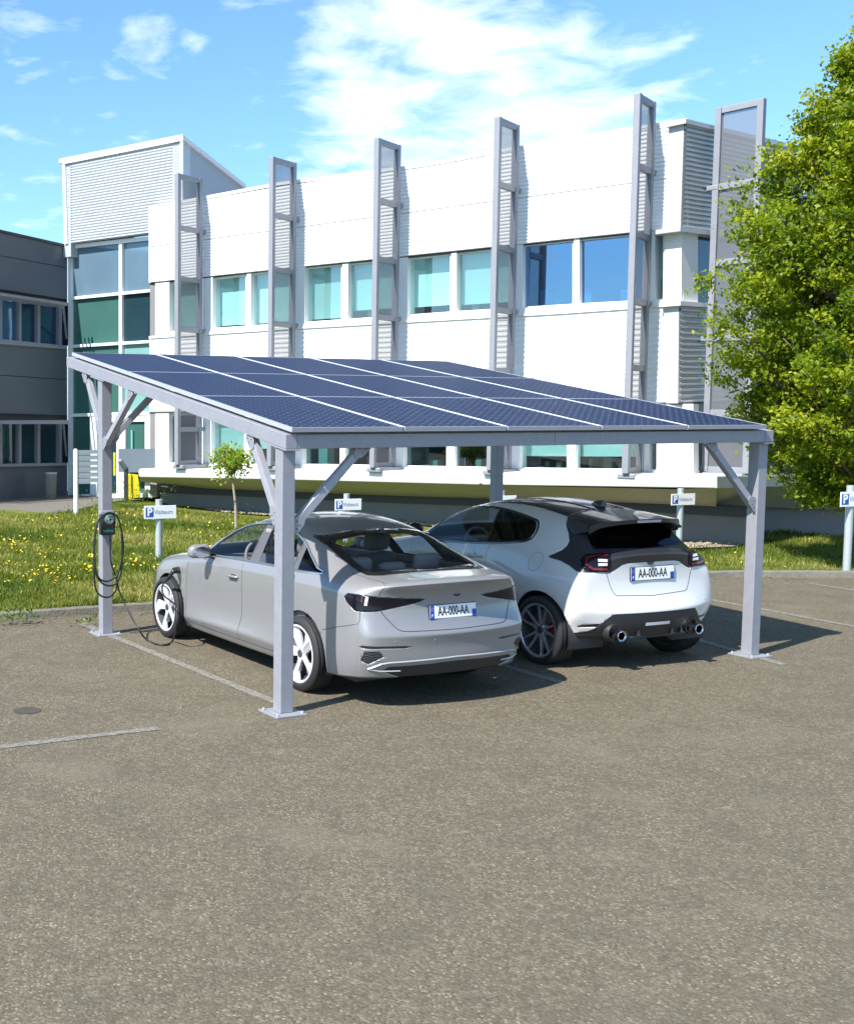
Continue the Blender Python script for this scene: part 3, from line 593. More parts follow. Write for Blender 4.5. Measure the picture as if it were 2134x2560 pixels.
def post(a, b):
    bm = bmn(); box(bm, (a, b, .012), (a+PSZ, b+PSZ, zr(b)-.004)); p = obj('post', bm, MGALV, CP, bevel=.006)
    bm = bmn(); box(bm, (a-.083, b-.088, 0), (a+.182+.012, b+.20, .012)); obj('base_plate', bm, MGALV, p, bevel=.002)
    bm = bmn()
    for i, j in ((-.055, -.055), (.165, -.055), (-.055, .165), (.165, .165)):
        lathe(bm, [(0, .03), (.011, .03), (.012, .022), (.012, .013)], 6, Matrix.Translation((a+i, b+j, 0)))
    obj('anchor_bolt', bm, MALU, p)
    bm = bmn(); c0 = b-.06; c1 = b+.30
    prism(bm, [V((a-.012, c0, zr(c0)-.012)), V((a-.012, c1, zr(c1)-.012)), V((a-.012, c1, zr(c1)-.002)), V((a-.012, c0, zr(c0)-.002))], V((PSZ+.02, 0, 0))); obj('cap_plate', bm, MGALV, p, bevel=.002)
for a in (0, W5):
    for b in (0, DB): post(a, b)
# beams: two rakes, front and back
BH = .112
def rake(a0, a1):
    for b0, b1 in ((-.05, 2.14), (2.143, 4.70)):
        bm = bmn(); prism(bm, [V((a0, b0, zr(b0))), V((a0, b1, zr(b1))), V((a0, b1, zr(b1)+BH)), V((a0, b0, zr(b0)+BH))], V((a1-a0, 0, 0))); obj('rafter', bm, MGALV, CP, bevel=.004)
rake(-.004, .10); rake(W5+.012, W5+PSZ+.004)
for nm, b0, h in (('front_beam', -.047, BH-.002), ('back_beam', 4.58, BH-.002)):
    for a0, a1 in ((.103, 2.66), (2.663, W5+.009)):
        bm = bmn(); z = zr(b0); prism(bm, [V((a0, b0, z)), V((a0, b0+.10, z+SL*.1)), V((a0, b0+.10, z+SL*.1+h)), V((a0, b0, z+h))], V((a1-a0, 0, 0))); obj(nm, bm, MGALV, CP, bevel=.004)
for b0 in (1.52, 3.1, DB):
    bm = bmn(); z = zr(b0)+.02; prism(bm, [V((.103, b0, z)), V((.103, b0+.06, z+SL*.06)), V((.103, b0+.06, z+SL*.06+.085)), V((.103, b0, z+.085))], V((W5-.096, 0, 0))); obj('purlin', bm, MGALV, CP, bevel=.003)
# braces: channel section with a drilled gusset at each end
def brace(p, q, side):
    p, q = V(p), V(q); d = (q-p).normalized(); s = V(side).normalized(); t = d.cross(s).normalized(); bm = bmn(); w = .062; k = .006
    prism(bm, [p+t*(-w/2)-s*.03, p+t*(w/2)-s*.03, p+t*(w/2)-s*(.03-k), p+t*(-w/2)-s*(.03-k)], q-p)
    for e in (-1, 1): prism(bm, [p+t*(e*w/2)-s*(.03-k), p+t*(e*(w/2-k))-s*(.03-k), p+t*(e*(w/2-k))+s*.03, p+t*(e*w/2)+s*.03], q-p)
    b = obj('brace', bm, MBRACE, CP, bevel=.002)
    for e, dd in ((p, -1), (q, 1)):
        bm = bmn(); c = e-s*.037; u_ = d*dd; pts = [c+t*.048-u_*.075, c+t*.055+u_*.03, c-t*.055+u_*.03, c-t*.048-u_*.075, c-t*.02-u_*.12, c+t*.02-u_*.12]; prism(bm, pts, s*.006); g = obj('gusset_plate', bm, MGALV, b, bevel=.001)
        bm = bmn()
        for i in range(4): lathe(bm, [(0, .0016), (.0055, .0016), (.0055, 0)], 8, frame_mat(c-s*.0005+t*(.022*(-1 if i % 2 else 1))-u_*(.005+.042*(i//2)), t, u_.cross(s).cross(t) if False else u_) @ Matrix.Rotation(PI if (t.cross(u_)).dot(-s) < 0 else 0, 4, t if False else 'X'))
        obj('bolt_hole', bm, pm('bolt_dark', (.03, .03, .035), .5) if 'bolt_dark' not in bpy.data.materials else bpy.data.materials['bolt_dark'], g)
for a in (.045, W5+.07):
    s = (1, 0, 0)
    if a < 1: brace((a, .12, 1.52), (a, .545, zr(.545)-.01), s)
    brace((a, DB-.01, 2.02), (a, 2.93, zr(2.93)-.01), s); brace((a, DB+.12, 2.17), (a, 4.20, zr(4.20)-.01), s)
for b_, zz_ in ((.05, 1.46), (DB+.06, 2.06)):
    top_ = zr(b_)-.005 if b_ < 1 else zr(DB)+.01
    s = (0, 1, 0)
    brace((.12, b_, zz_), (.12+(top_-zz_)*1.03, b_, top_), s); brace((W5-.005, b_, zz_), (W5-.005-(top_-zz_)*1.03, b_, top_), s)
# fifteen panels, 5 x 3
def panel_mat():
    m, n, l, b = new_mat('solar_cells'); tc = n.new('ShaderNodeTexCoord'); uvs = n.new('ShaderNodeSeparateXYZ'); l.new(tc.outputs['UV'], uvs.inputs[0])
    def mt(op, a, bb=None, c=None):
        k = n.new('ShaderNodeMath'); k.operation = op
        for i, v in enumerate((a, bb, c)):
            if v is None: continue
            if isinstance(v, (int, float)): k.inputs[i].default_value = v
            else: l.new(v, k.inputs[i])
        return k.outputs[0]
    def grid(co, nn, w):           # 1 near multiples of 1/nn
        f = mt('FRACT', mt('MULTIPLY', co, nn)); return mt('GREATER_THAN', mt('ABSOLUTE', mt('SUBTRACT', f, .5)), .5-w)
    x, y = uvs.outputs[0], uvs.outputs[1]
    cell = mt('MAXIMUM', grid(x, 6, .010), grid(y, 10, .006)); bus = grid(mt('ADD', x, 1/60.), 30, .05)
    dash = mt('MULTIPLY', grid(y, 20, .11), grid(mt('ADD', x, 1/24.), 12, .16)); fing = grid(y, 120, .14)
    t = n.new('ShaderNodeTexNoise'); t.inputs['Scale'].default_value = 9; l.new(tc.outputs['Object'], t.inputs['Vector'])
    c0 = n.new('ShaderNodeMix'); c0.data_type = 'RGBA'; l.new(t.outputs['Fac'], c0.inputs[0]); c0.inputs[6].default_value = (.008, .014, .037, 1); c0.inputs[7].default_value = (.011, .019, .049, 1)
    def over(prev, f, col, amt):
        k = n.new('ShaderNodeMix'); k.data_type = 'RGBA'; l.new(mt('MULTIPLY', f, amt), k.inputs[0]); l.new(prev, k.inputs[6]); k.inputs[7].default_value = (*col, 1); return k.outputs[2]
    c = over(c0.outputs[2], fing, (.022, .034, .075), .5); c = over(c, bus, (.032, .045, .09), .4); c = over(c, cell, (.035, .048, .092), .6); c = over(c, dash, (.16, .20, .30), .6)
    l.new(c, b.inputs['Base Color']); b.inputs['Roughness'].default_value = .5; b.inputs['Specular IOR Level'].default_value = .12; return m
MPV = panel_mat(); PWD, PLN = 1.0406, 1.589; cs, sn = math.cos(.166), math.sin(.166)
P00 = V((.021, -.096, 2.232)); bd = V((0, cs, sn)); nn_ = V((0, -sn, cs)); ad = V((1, 0, 0)); TH = .036
MBACK = pm('panel_backsheet', (.55, .56, .58), .6)
def make_panel():
    w, h, fr = PWD-.022, PLN-.004, .010; bm = bmn()
    o = V((0, 0, 0))
    def P(i, j, k): return ad*i+bd*j+nn_*k
    for (x0, x1, y0, y1) in ((0, w, 0, fr), (0, w, h-fr, h), (0, fr, fr, h-fr), (w-fr, w, fr, h-fr)): prism(bm, [P(x0, y0, -TH), P(x1, y0, -TH), P(x1, y1, -TH), P(x0, y1, -TH)], nn_*TH)
    fr_o = obj('solar_panel', bm, MALU, CP)
    bm = bmn(); uv = bm.loops.layers.uv.new('uv'); f = bm.faces.new([bm.verts.new(P(x, y, -.004)) for x, y in ((fr, fr), (w-fr, fr), (w-fr, h-fr), (fr, h-fr))])
    for lp, q in zip(f.loops, ((0, 0), (1, 0), (1, 1), (0, 1))): lp[uv].uv = q
    obj('cell_sheet', bm, MPV, fr_o, recalc=False)
    bm = bmn(); bm.faces.new([bm.verts.new(P(x, y, -.010)) for x, y in ((fr, fr), (fr, h-fr), (w-fr, h-fr), (w-fr, fr))]); obj('back_sheet', bm, MBACK, fr_o, recalc=False)
    return fr_o
pan0 = make_panel()
for j in range(3):
    for i in range(5):
        p = pan0 if (i, j) == (0, 0) else copy_tree(pan0, CP); p.location = P00+ad*(PWD*i+.004)+bd*(PLN*j)
# bright cover strips between the panel columns
for i in range(1, 5):
    for j in range(3):
        bm = bmn(); x = P00.x+PWD*i-.008; prism(bm, [P00*1+ad*(x-P00.x-.009)+bd*(PLN*j+.01)-nn_*.012, P00+ad*(x-P00.x+.009)+bd*(PLN*j+.01)-nn_*.012, P00+ad*(x-P00.x+.009)+bd*(PLN*(j+1)-.02)-nn_*.012, P00+ad*(x-P00.x-.009)+bd*(PLN*(j+1)-.02)-nn_*.012], nn_*.013); obj('joint_cover', bm, pm('cover_white', (.8, .8, .84), .4) if 'cover_white' not in bpy.data.materials else bpy.data.materials['cover_white'], CP)
# gutter plates closing the side of the panels
# ================================================================ wall charger with its cable
MBLK = pm('charger_black', (.012, .012, .013), .28, coat=.4); MRUB = pm('cable_rubber', (.018, .018, .02), .42, spec=.4); MSIL = pm('brushed_silver', (.55, .55, .56), .3, metal=.8); MGRN = pm('ring_green', (.1, .45, .25), .4); MLET = pm('teal_lettering', (.03, .45, .36), .5)
def cpw(a, b, z): return CP.matrix_basis @ V((a, b, z)) if False else AO+U*a+D*b+Z*z
yb = DB                                            # front face of the back left post
CHG = empty('wall_charger', AO+U*.06+D*(DB-.01)+Z*1.33, YAW, 'black wall charger on the carport post, its cable looped and plugged into the sedan', 'charger')
def ch(a, b, z): return V((a-.06, b-(DB-.01), z-1.33))
def fpx(x, y, b=DB-.09): 
    p = hit(x, y, D, AO+D*b)-AO; return p.dot(U), p.dot(D), p.z
def cpx(x, y, b): return ch(*fpx(x, y, b))
bm = bmn(); c0 = cpx(250, 1277, DB-.02); c1 = cpx(287, 1300, DB-.02); rbox(bm, (c0.x, c0.y, c1.z-.14), (c1.x, c0.y+.022, c0.z), .012); obj('back_plate', bm, MGALV, CHG, smooth=True, auto=40)
k0 = cpx(253, 1286, DB-.10); k1 = cpx(290, 1337.5, DB-.10); bm = bmn(); rbox(bm, (k0.x, k0.y, k1.z), (k1.x, k0.y+.082, k0.z), .02); hs = obj('housing', bm, MBLK, CHG, smooth=True, auto=40)
kc = cpx(274, 1298.5, DB-.103); Mdial = frame_mat(V((kc.x, k0.y, kc.z)), (1, 0, 0), (0, 0, 1))
bm = bmn(); lathe(bm, [(0, .03), (.03, .03), (.042, .022), (.046, .0)], 32, Mdial); obj('dial', bm, MSIL, hs, smooth=True, auto=40)
bm = bmn(); lathe(bm, [(.0455, .004), (.052, .004), (.053, -.001)], 32, Mdial); obj('ring', bm, MGRN, hs)
bm = bmn(); lathe(bm, [(0, .034), (.012, .034), (.013, .028)], 16, Mdial); obj('button', bm, MBLK, hs)
bm = text_bm('wallbox', .040, frame_mat(V(((k0.x+k1.x)/2, k0.y-.001, cpx(270, 1327, DB-.1).z)), (1, 0, 0), (0, 0, 1)), .001, .95, bold=.0012); obj('lettering', bm, MLET, hs)
def loop(pts, r=.0095, b=DB-.13, jit=0):
    return spline([cpx(x, y, b+(q if len(p3) > 2 else 0)) for p3 in pts for x, y, q in [(p3[0], p3[1], p3[2] if len(p3) > 2 else 0)]], 8)
hook = [(262, 1289), (275, 1283), (288, 1288)]
bm = bmn()
tube(bm, loop([(256, 1290), (243, 1310), (236, 1350), (236, 1400), (240, 1430), (250, 1448), (265, 1453.5), (280, 1449), (292, 1438), (301, 1416), (306, 1390), (308, 1360), (302, 1318), (292, 1290), (276, 1284), (256, 1290)]), .0095)
tube(bm, loop([(258, 1288, -.02), (247, 1300, -.02), (238, 1340, -.02), (237, 1410, -.02), (243, 1442, -.02), (258, 1460, -.02), (276, 1464.5, -.02), (290, 1459, -.02), (300, 1443, -.02), (304, 1420, -.02), (306, 1385, -.02), (306, 1350, -.02), (300, 1310, -.02), (290, 1288, -.02), (272, 1282, -.02), (258, 1288, -.02)]), .0095)
tube(bm, loop([(275, 1338, .03), (275.5, 1375, .01), (278, 1408, 0), (286, 1432, 0), (291, 1447, .01), (291, 1466, .01), (287, 1480, .01), (278, 1490, .01), (265, 1493.5, .01), (250, 1488, .01), (240, 1474, .01), (236, 1450, .01), (235, 1400, .012), (236, 1350, .012), (244, 1306, .012), (257, 1288, .0)]), .0095)
# run to the car: lies on the asphalt, then climbs to the inlet in the left front wing
run = [cpx(303, 1330, DB-.15), cpx(305, 1390, DB-.15), cpx(299, 1420, DB-.15), cpx(292, 1450, DB-.15), cpx(299, 1480, DB-.15)]
def wl(p): q = V(p)-(AO+U*.06+D*(DB-.01)+Z*1.33); return V((q.dot(U), q.dot(D), q.z))
SEDO = V((1.96156, 10.13344, 0))
def sedp(x, y, X): return hit(x, y, U, SEDO+U*X)
run += [wl(hit(*p, D, AO+D*b)) for p, b in (((315, 1517), 3.45), ((346, 1573), 3.18))]
run += [wl(gnd(x, y, .012)) for x, y in ((367, 1600), (392, 1610.5), (417, 1611.5), (431, 1602))]
run += [wl(sedp(x, y, X)) for x, y, X in ((440, 1570, -1.05), (442.5, 1530, -1.04), (438, 1513, -1.03), (425, 1501.5, -1.02), (410, 1489, -1.02), (405, 1472, -1.02), (409, 1458, -1.0), (416, 1450, -.98))]
tube(bm, spline(run, 8), .0095)
obj('cable', bm, MRUB, CHG, smooth=True)
bm = bmn(); g = [wl(sedp(x, y, X)) for x, y, X in ((416, 1451, -.985), (424, 1442, -.965), (432, 1430, -.94), (437, 1424, -.91))]
tube(bm, spline(g, 6), [.016]*3+[.02]*10+[.024]*6, 12); a = wl(sedp(436, 1427, -.915)); b = wl(sedp(452, 1423, -.79)); tube(bm, [a, a.lerp(b, .5), b], [.03, .035, .035], 14); bar(bm, wl(sedp(433, 1424, -.93)), wl(sedp(441, 1421, -.89)), .03, .03)
obj('plug', bm, MBLK, CHG, smooth=True, auto=45)
# ================================================================ cars
def ring_spline(P, Q): pass
class Body:
    """car skin from a control cage: side stations x height rows plus a crown between the two shoulder lines; left half is given, right half mirrored"""
    def __init__(s, cols, front, top, rear, creases=(), levels=3, pw=2.3, fr=(.34, .68)):
        NC, NRW = len(cols), len(cols[0]); bm = bmesh.new(); S = [[bm.verts.new((-x, y, z)) for x, y, z in c] for c in cols]; cl = bm.edges.layers.float.new('crease_edge')
        for i in range(NC-1):
            for j in range(NRW-1): bm.faces.new((S[i][j], S[i][j+1], S[i+1][j+1], S[i+1][j]))
        edge = [S[0][j] for j in range(NRW)]+[S[i][-1] for i in range(1, NC-1)]+[S[-1][j] for j in range(NRW-1, -1, -1)]
        cen = list(front)+list(top)+list(rear)[::-1]; assert len(cen) == len(edge), (len(cen), len(edge))
        fr = list(fr); G = []
        for e, (yc, zc) in zip(edge, cen):
            row = [e]
            for f in fr+[1.]:
                t = 1-f; k = t**pw; row.append(bm.verts.new((e.co.x*t, yc+(e.co.y-yc)*k, zc+(e.co.z-zc)*k)))
            G.append(row)
        for a, b in zip(G, G[1:]):
            for j in range(len(a)-1): bm.faces.new((a[j], a[j+1], b[j+1], b[j]))
        def cr(v, w, val):
            e = bm.edges.get((v, w))
            if e: e[cl] = val
        for kind, r, val, rng in creases:
            if kind == 'side':
                for i in range(rng[0], min(rng[1], NC-1)): cr(S[i][r], S[i+1][r], val)
            if kind == 'rear':            # across the tail at row r
                g = G[NRW+NC-2+(NRW-1-r)]
                for j in range(len(g)-1): cr(g[j], g[j+1], val)
            if kind == 'col':             # up a station
                for j in range(rng[0], rng[1]): cr(S[r][j], S[r][j+1], val)
            if kind == 'line':            # along the crown at fraction r between ring positions
                for i in range(rng[0], rng[1]): cr(G[i][r], G[i+1][r], val)
        geo = bm.verts[:]+bm.edges[:]+bm.faces[:]
        d = bmesh.ops.duplicate(bm, geom=geo)['geom']
        for v in d:
            if isinstance(v, bmesh.types.BMVert): v.co.x *= -1
        bmesh.ops.reverse_faces(bm, faces=[f for f in d if isinstance(f, bmesh.types.BMFace)])
        bmesh.ops.remove_doubles(bm, verts=[v for v in bm.verts if abs(v.co.x) < 1e-5], dist=1e-4)
        bmesh.ops.recalc_face_normals(bm, faces=bm.faces[:])
        me = bpy.data.meshes.new('cage'); bm.to_mesh(me); bm.free(); o = bpy.data.objects.new('cage', me); COL.objects.link(o)
        md = o.modifiers.new('s', 'SUBSURF'); md.levels = md.render_levels = levels; md.boundary_smooth = 'PRESERVE_CORNERS'
        dg = bpy.context.evaluated_depsgraph_get(); dg.update(); m2 = bpy.data.meshes.new_from_object(o.evaluated_get(dg))
        s.bm = bmesh.new(); s.bm.from_mesh(m2)
        cl = s.bm.edges.layers.float.get('crease_edge')
        if cl: s.bm.edges.layers.float.remove(cl)
        bpy.data.objects.remove(o); bpy.data.meshes.remove(me); bpy.data.meshes.remove(m2)
        f0 = max(s.bm.faces, key=lambda f: f.calc_center_median().z)
        f0.normal_update()
        if f0.normal.z < 0: bmesh.ops.reverse_faces(s.bm, faces=s.bm.faces[:])
        s.bm.normal_update(); s.bvh = BVHTree.FromBMesh(s.bm); s.ref = s.bm.copy(); s.ref.normal_update(); s.ref.faces.ensure_lookup_table()
    def hit(s, p, d, far=4.):
        """point of the skin met when coming in from outside along -d"""
        d = V(d).normalized(); h = s.bvh.ray_cast(V(p)+d*far, -d); return h
    def cut(s, poly, d, ax, lim=None, both=True):
        """carve the outline (2-D points along axes ax, seen along d) into the skin; returns the sets of faces inside (left, right)"""
        res = []
        for sg in ((1, -1) if both else (1,)):
            m = V((sg, 1, 1)); mul = lambda v: V((v[0]*sg, v[1], v[2]))
            dv = mul(d).normalized(); a, b = mul(ax[0]), mul(ax[1]); P = [a*p[0]+b*p[1] for p in poly]; Q = [(p[0], p[1]) for p in poly]
            def c2(v): return (v.dot(a), v.dot(b))
            x0, x1 = min(q[0] for q in Q)-.04, max(q[0] for q in Q)+.04; y0, y1 = min(q[1] for q in Q)-.04, max(q[1] for q in Q)+.04
            def ok(f, k=.02):
                if f.normal.dot(dv) < k: return False
                c = f.calc_center_median()
                if lim and not lim(V((c.x*sg, c.y, c.z))): return False
                u_, w_ = c2(c); return x0 < u_ < x1 and y0 < w_ < y1
            cand = set(f for f in s.bm.faces if ok(f))
            for i in range(len(P)):
                p, q = P[i], P[(i+1) % len(P)]; pa_, qa = Q[i], Q[(i+1) % len(Q)]; e = 1e-5
                ex0, ex1 = min(pa_[0], qa[0])-e, max(pa_[0], qa[0])+e; ey0, ey1 = min(pa_[1], qa[1])-e, max(pa_[1], qa[1])+e
                no = dv.cross(q-p)
                if no.length < 1e-9: continue
                no.normalize(); sel = []
                for f in cand:
                    if not f.is_valid: continue
                    us = [c2(v.co) for v in f.verts]
                    if max(t[0] for t in us) < ex0 or min(t[0] for t in us) > ex1 or max(t[1] for t in us) < ey0 or min(t[1] for t in us) > ey1: continue
                    ds = [(v.co-p).dot(no) for v in f.verts]
                    if min(ds) < -1e-5 and max(ds) > 1e-5: sel.append(f)
                if not sel: continue
                gs = set(sel)
                for f in sel: gs.update(f.edges); gs.update(f.verts)
                r = bmesh.ops.bisect_plane(s.bm, geom=list(gs), dist=1e-6, plane_co=p, plane_no=no)
                for g in r['geom']:
                    if isinstance(g, bmesh.types.BMFace): cand.add(g)
                for g in r['geom_cut']:
                    for f in g.link_faces: cand.add(f)
            s.bm.normal_update()
            def inside(x, y):
                c = False
                for i in range(len(Q)):
                    (xa, ya), (xb, yb_) = Q[i], Q[(i+1) % len(Q)]
                    if (ya > y) != (yb_ > y) and x < (xb-xa)*(y-ya)/(yb_-ya)+xa: c = not c
                return c
            out = []
            for f in cand:
                if f.is_valid and ok(f):
                    if inside(*c2(f.calc_center_median())): out.append(f)
            res.append(out)
        return res
    def take(s, faces):
        """remove faces from the skin and hand them back as their own bmesh"""
        faces = [f for f in faces if f.is_valid]; nb = bmesh.new(); mp = {}
        for f in faces:
            vs = []
            for v in f.verts:
                if v not in mp: mp[v] = nb.verts.new(v.co)
                vs.append(mp[v])
            try: nb.faces.new(vs)
            except ValueError: pass
        bmesh.ops.delete(s.bm, geom=faces, context='FACES'); return nb
    def smooth_normals(s, o):
        """shade with the normals of the uncut skin"""
        me = o.data; ns = []
        for v in me.vertices:
            co, no, i, dist = s.bvh.find_nearest(v.co)
            if i is None: ns.append(v.normal); continue
            f = s.ref.faces[i]; w = 0; acc = V((0, 0, 0))
            for q in f.verts:
                k = 1/((q.co-co).length+1e-5)**1.5; acc += q.normal*k
            ns.append(acc.normalized())
        me.polygons.foreach_set('use_smooth', [True]*len(me.polygons)); me.normals_split_custom_set_from_vertices(ns)
def ribbon_on(body, bm, pts, d, ax, w, lift=.0012, sg=1, close=False, th=0.):
    """narrow strip lying on the skin along 2-D points"""
    mul = lambda v: V((v[0]*sg, v[1], v[2])); dv = mul(d).normalized(); a, b = mul(ax[0]), mul(ax[1]); P = []
    for p, q in zip(pts, pts[1:]+([pts[0]] if close else [])):
        L = math.hypot(q[0]-p[0], q[1]-p[1]); n = max(1, int(L/.025))
        for k in range(n): P.append((p[0]+(q[0]-p[0])*k/n, p[1]+(q[1]-p[1])*k/n))
    if not close: P.append(pts[-1])
    H = []
    for x, y in P:
        h = body.hit(a*x+b*y, dv)
        if h[0] is not None: H.append((h[0], h[1] if h[1].dot(dv) > 0 else -h[1]))
    if len(H) < 2: return
    A = []
    m = len(H)
    for i, (c, n_) in enumerate(H):
        t = H[(i+1) % m][0]-H[i-1][0] if close else H[min(i+1, m-1)][0]-H[max(i-1, 0)][0]
        s_ = t.cross(n_)
        if s_.length < 1e-9: s_ = V((1, 0, 0))
        s_.normalize(); A.append([bm.verts.new(c+s_*w/2+n_*lift), bm.verts.new(c+n_*(lift+th)), bm.verts.new(c-s_*w/2+n_*lift)])
    for i in range(m if close else m-1):
        p, q = A[i], A[(i+1) % m]
        for k in (0, 1): bm.faces.new((p[k], q[k], q[k+1], p[k+1]))
def gap2(car, body, pts, pr, w, mat, name='panel_gap', both=True, **k):
    for sg in ((1, -1) if both else (1,)):
        bm = bmesh.new(); ribbon_on(body, bm, pts, pr['d'], pr['ax'], w, sg=sg, **k); obj(name, bm, mat, car)
def rib2(body, bm, pts, d, ax, w, **k):
    for sg in (1, -1): ribbon_on(body, bm, pts, d, ax, w, sg=sg, **k)
SIDE = dict(d=(-1, 0, 0), ax=((0, 1, 0), (0, 0, 1))); REAR = dict(d=(0, -1, 0), ax=((1, 0, 0), (0, 0, 1))); TOP = dict(d=(0, 0, 1), ax=((1, 0, 0), (0, 1, 0)))
def smooth2(P, n=5, close=False):
    if close:
        Q = [P[-1]]+list(P)+[P[0], P[1]]; s_ = spline([(x, y, 0) for x, y in Q], n)[n:-n-1+0]; s_ = s_[:n*len(P)]
    else: s_ = spline([(x, y, 0) for x, y in P], n)
    return [(p.x, p.y) for p in s_]
def circ(y0, z0, r, n=40, a0=0, a1=2*PI): return [(y0+r*math.cos(a0+(a1-a0)*i/n), z0+r*math.sin(a0+(a1-a0)*i/n)) for i in range(n)]
# ---- materials
def paint(name, col, metal=0., rough=.33, coat=1.):
    m, n, l, b = new_mat(name); b.inputs['Base Color'].default_value = (*col, 1); b.inputs['Metallic'].default_value = metal; b.inputs['Roughness'].default_value = rough; b.inputs['Coat Weight'].default_value = coat; b.inputs['Coat Roughness'].default_value = .04
    tc = n.new('ShaderNodeTexCoord'); t = n.new('ShaderNodeTexNoise'); t.inputs['Scale'].default_value = 3; t.inputs['Detail'].default_value = 4; l.new(tc.outputs['Object'], t.inputs['Vector'])
    mr = n.new('ShaderNodeMapRange'); mr.inputs[3].default_value = rough-.04; mr.inputs[4].default_value = rough+.05; l.new(t.outputs['Fac'], mr.inputs[0]); l.new(mr.outputs[0], b.inputs['Roughness'])
    return m
PSIL = paint('silver_car_paint', (.25, .245, .25), .25, .38, .75); PWHT = paint('white_car_paint', (.62, .61, .60), 0., .4); PBLK = paint('black_roof_paint', (.022, .023, .027), .0, .42, .5)
CGLASS = glass_mat('car_glass', (.88, .90, .90), .04, .015, .28); CGREAR = glass_mat('rear_screen_glass', (.92, .92, .92), .02, .015, .22); CDARK = glass_mat('privacy_glass', (.05, .055, .06), .05, .02, .35)
MTRIM = pm('satin_chrome', (.45, .48, .55), .22, metal=.85); MPLA = pm('black_plastic', (.022, .022, .024), .55, noise=.15, nscale=30); MGLO = pm('gloss_black', (.006, .007, .010), .12, coat=.8); MGAP = pm('panel_gap', (.03, .03, .032), .8); MGAPW = pm('panel_gap_pale', (.16, .16, .17), .8)
MTYRE = pm('tyre_rubber', (.018, .018, .019), .72, noise=.25, nscale=30, bump=.15, bscale=90); MALLOY = pm('bright_alloy', (.62, .62, .64), .3, metal=.2, coat=.4); MGUN = pm('dark_alloy', (.55, .55, .57), .34, metal=.7); MHUB = pm('dark_wheel_plastic', (.04, .04, .045), .6); MDISC = pm('brake_steel', (.33, .32, .31), .35, metal=.9); MRED = pm('caliper_red', (.45, .012, .02), .35, coat=.4)  # MHUB: one even dark grey for rim barrels, wells and underside
MSEAT = pm('seat_cloth', (.20, .195, .19), .75, noise=.1, nscale=40); MCAB = pm('cabin_plastic', (.13, .13, .135), .6); MCABL = pm('cabin_lining', (.26, .25, .235), .8); MLAMP = pm('lamp_lens_smoked', (.006, .005, .010), .12, spec=.35); MLRED = pm('lamp_red', (.16, .006, .010), .15, coat=.8); MLWH = pm('lamp_white', (.75, .75, .75), .25, coat=.6); MEUR = pm('plate_blue', (.010, .055, .38), .35); MPLT = pm('plate_white', (.80, .80, .81), .32, coat=.3); MPTX = pm('plate_black', (.008, .008, .009), .4)
MPILL = pm('pillar_film', (.10, .098, .10), .35, coat=.2)
MCHR = pm('exhaust_chrome', (.72, .72, .73), .12, metal=1.)
def wheel(car, pos, R_, W_, rim, spoke_fn, rmat, disc=None):
    """tyre on a rim; axle along local x, outer face towards sign of pos.x"""
    sgx = -1 if pos[0] < 0 else 1; w = empty('wheel', (0, 0, 0)); w.parent = car; w.location = pos; PW[w.name] = Matrix.Identity(4)
    M = Matrix.Rotation(PI/2 if sgx > 0 else -PI/2, 4, 'Y')          # local z -> outwards
    h = W_/2; bm = bmn(); prof = [(rim, -h*.80), (rim+.03, -h*.98), (R_-.05, -h*1.03), (R_-.016, -h*.93), (R_-.002, -h*.80)]
    for k in range(4):                                                   # tread with circumferential grooves
        a = -h*.62+k*h*.41; prof += [(R_, a-.012), (R_-.008, a-.008), (R_-.008, a+.008), (R_, a+.012)]
    prof += [(R_-.002, h*.80), (R_-.016, h*.93), (R_-.05, h*1.03), (rim+.035, h*1.0), (rim+.012, h*.93), (rim-.004, h*.88), (rim-.004, h*.5)]
    lathe(bm, prof, 72, M); obj('tyre', bm, MTYRE, w, smooth=True, auto=32)
    bm = bmn(); lathe(bm, [(rim+.006, h*.90), (rim+.004, h*.93), (rim-.010, h*.93), (rim-.018, h*.84), (rim-.022, h*.3), (rim-.05, -h*.2), (rim-.02, -h*.8), (rim+.01, -h*.86)], 64, M, mi=1)
    for f in bm.faces:
        if all(math.hypot(v.co.y, v.co.z) > rim-.021 for v in f.verts) and all((v.co.x*sgx) > h*.5 for v in f.verts): f.material_index = 0
    ri = obj('rim', bm, [rmat, MHUB], w, smooth=True, auto=40)
    bm = bmn(); spoke_fn(bm, M, rim, h); obj('spokes', bm, rmat, ri, bevel=.0025)
    bm = bmn(); lathe(bm, [(0, h*.70), (.030, h*.70), (.034, h*.64), (.034, h*.4)], 24, M); obj('hub_cap', bm, MHUB, ri, smooth=True, auto=40)
    bm = bmn(); lathe(bm, [(0, -h*.1), (rim-.055, -h*.1), (rim-.055, -h*.25), (0, -h*.25)], 48, M); obj('brake_disc', bm, MDISC if disc else MHUB, w)
    bm = bmn(); lathe(bm, [(0, -h*.5), (rim-.02, -h*.5), (rim-.02, -h*.6), (0, -h*.6)], 40, M); obj('wheel_back', bm, MHUB, w)
    if disc:
        bm = bmn(); a0 = disc if sgx > 0 else disc
        pts = [M @ V((r*math.cos(a), r*math.sin(a), -h*.02)) for r, a in [(.112, a0-.5+i*.1) for i in range(11)]+[(rim-.045, a0+.5-i*.1) for i in range(11)]]
        prism(bm, pts, (M.to_3x3() @ V((0, 0, 1)))*.035); obj('brake_caliper', bm, MRED, w, bevel=.006)
    return w
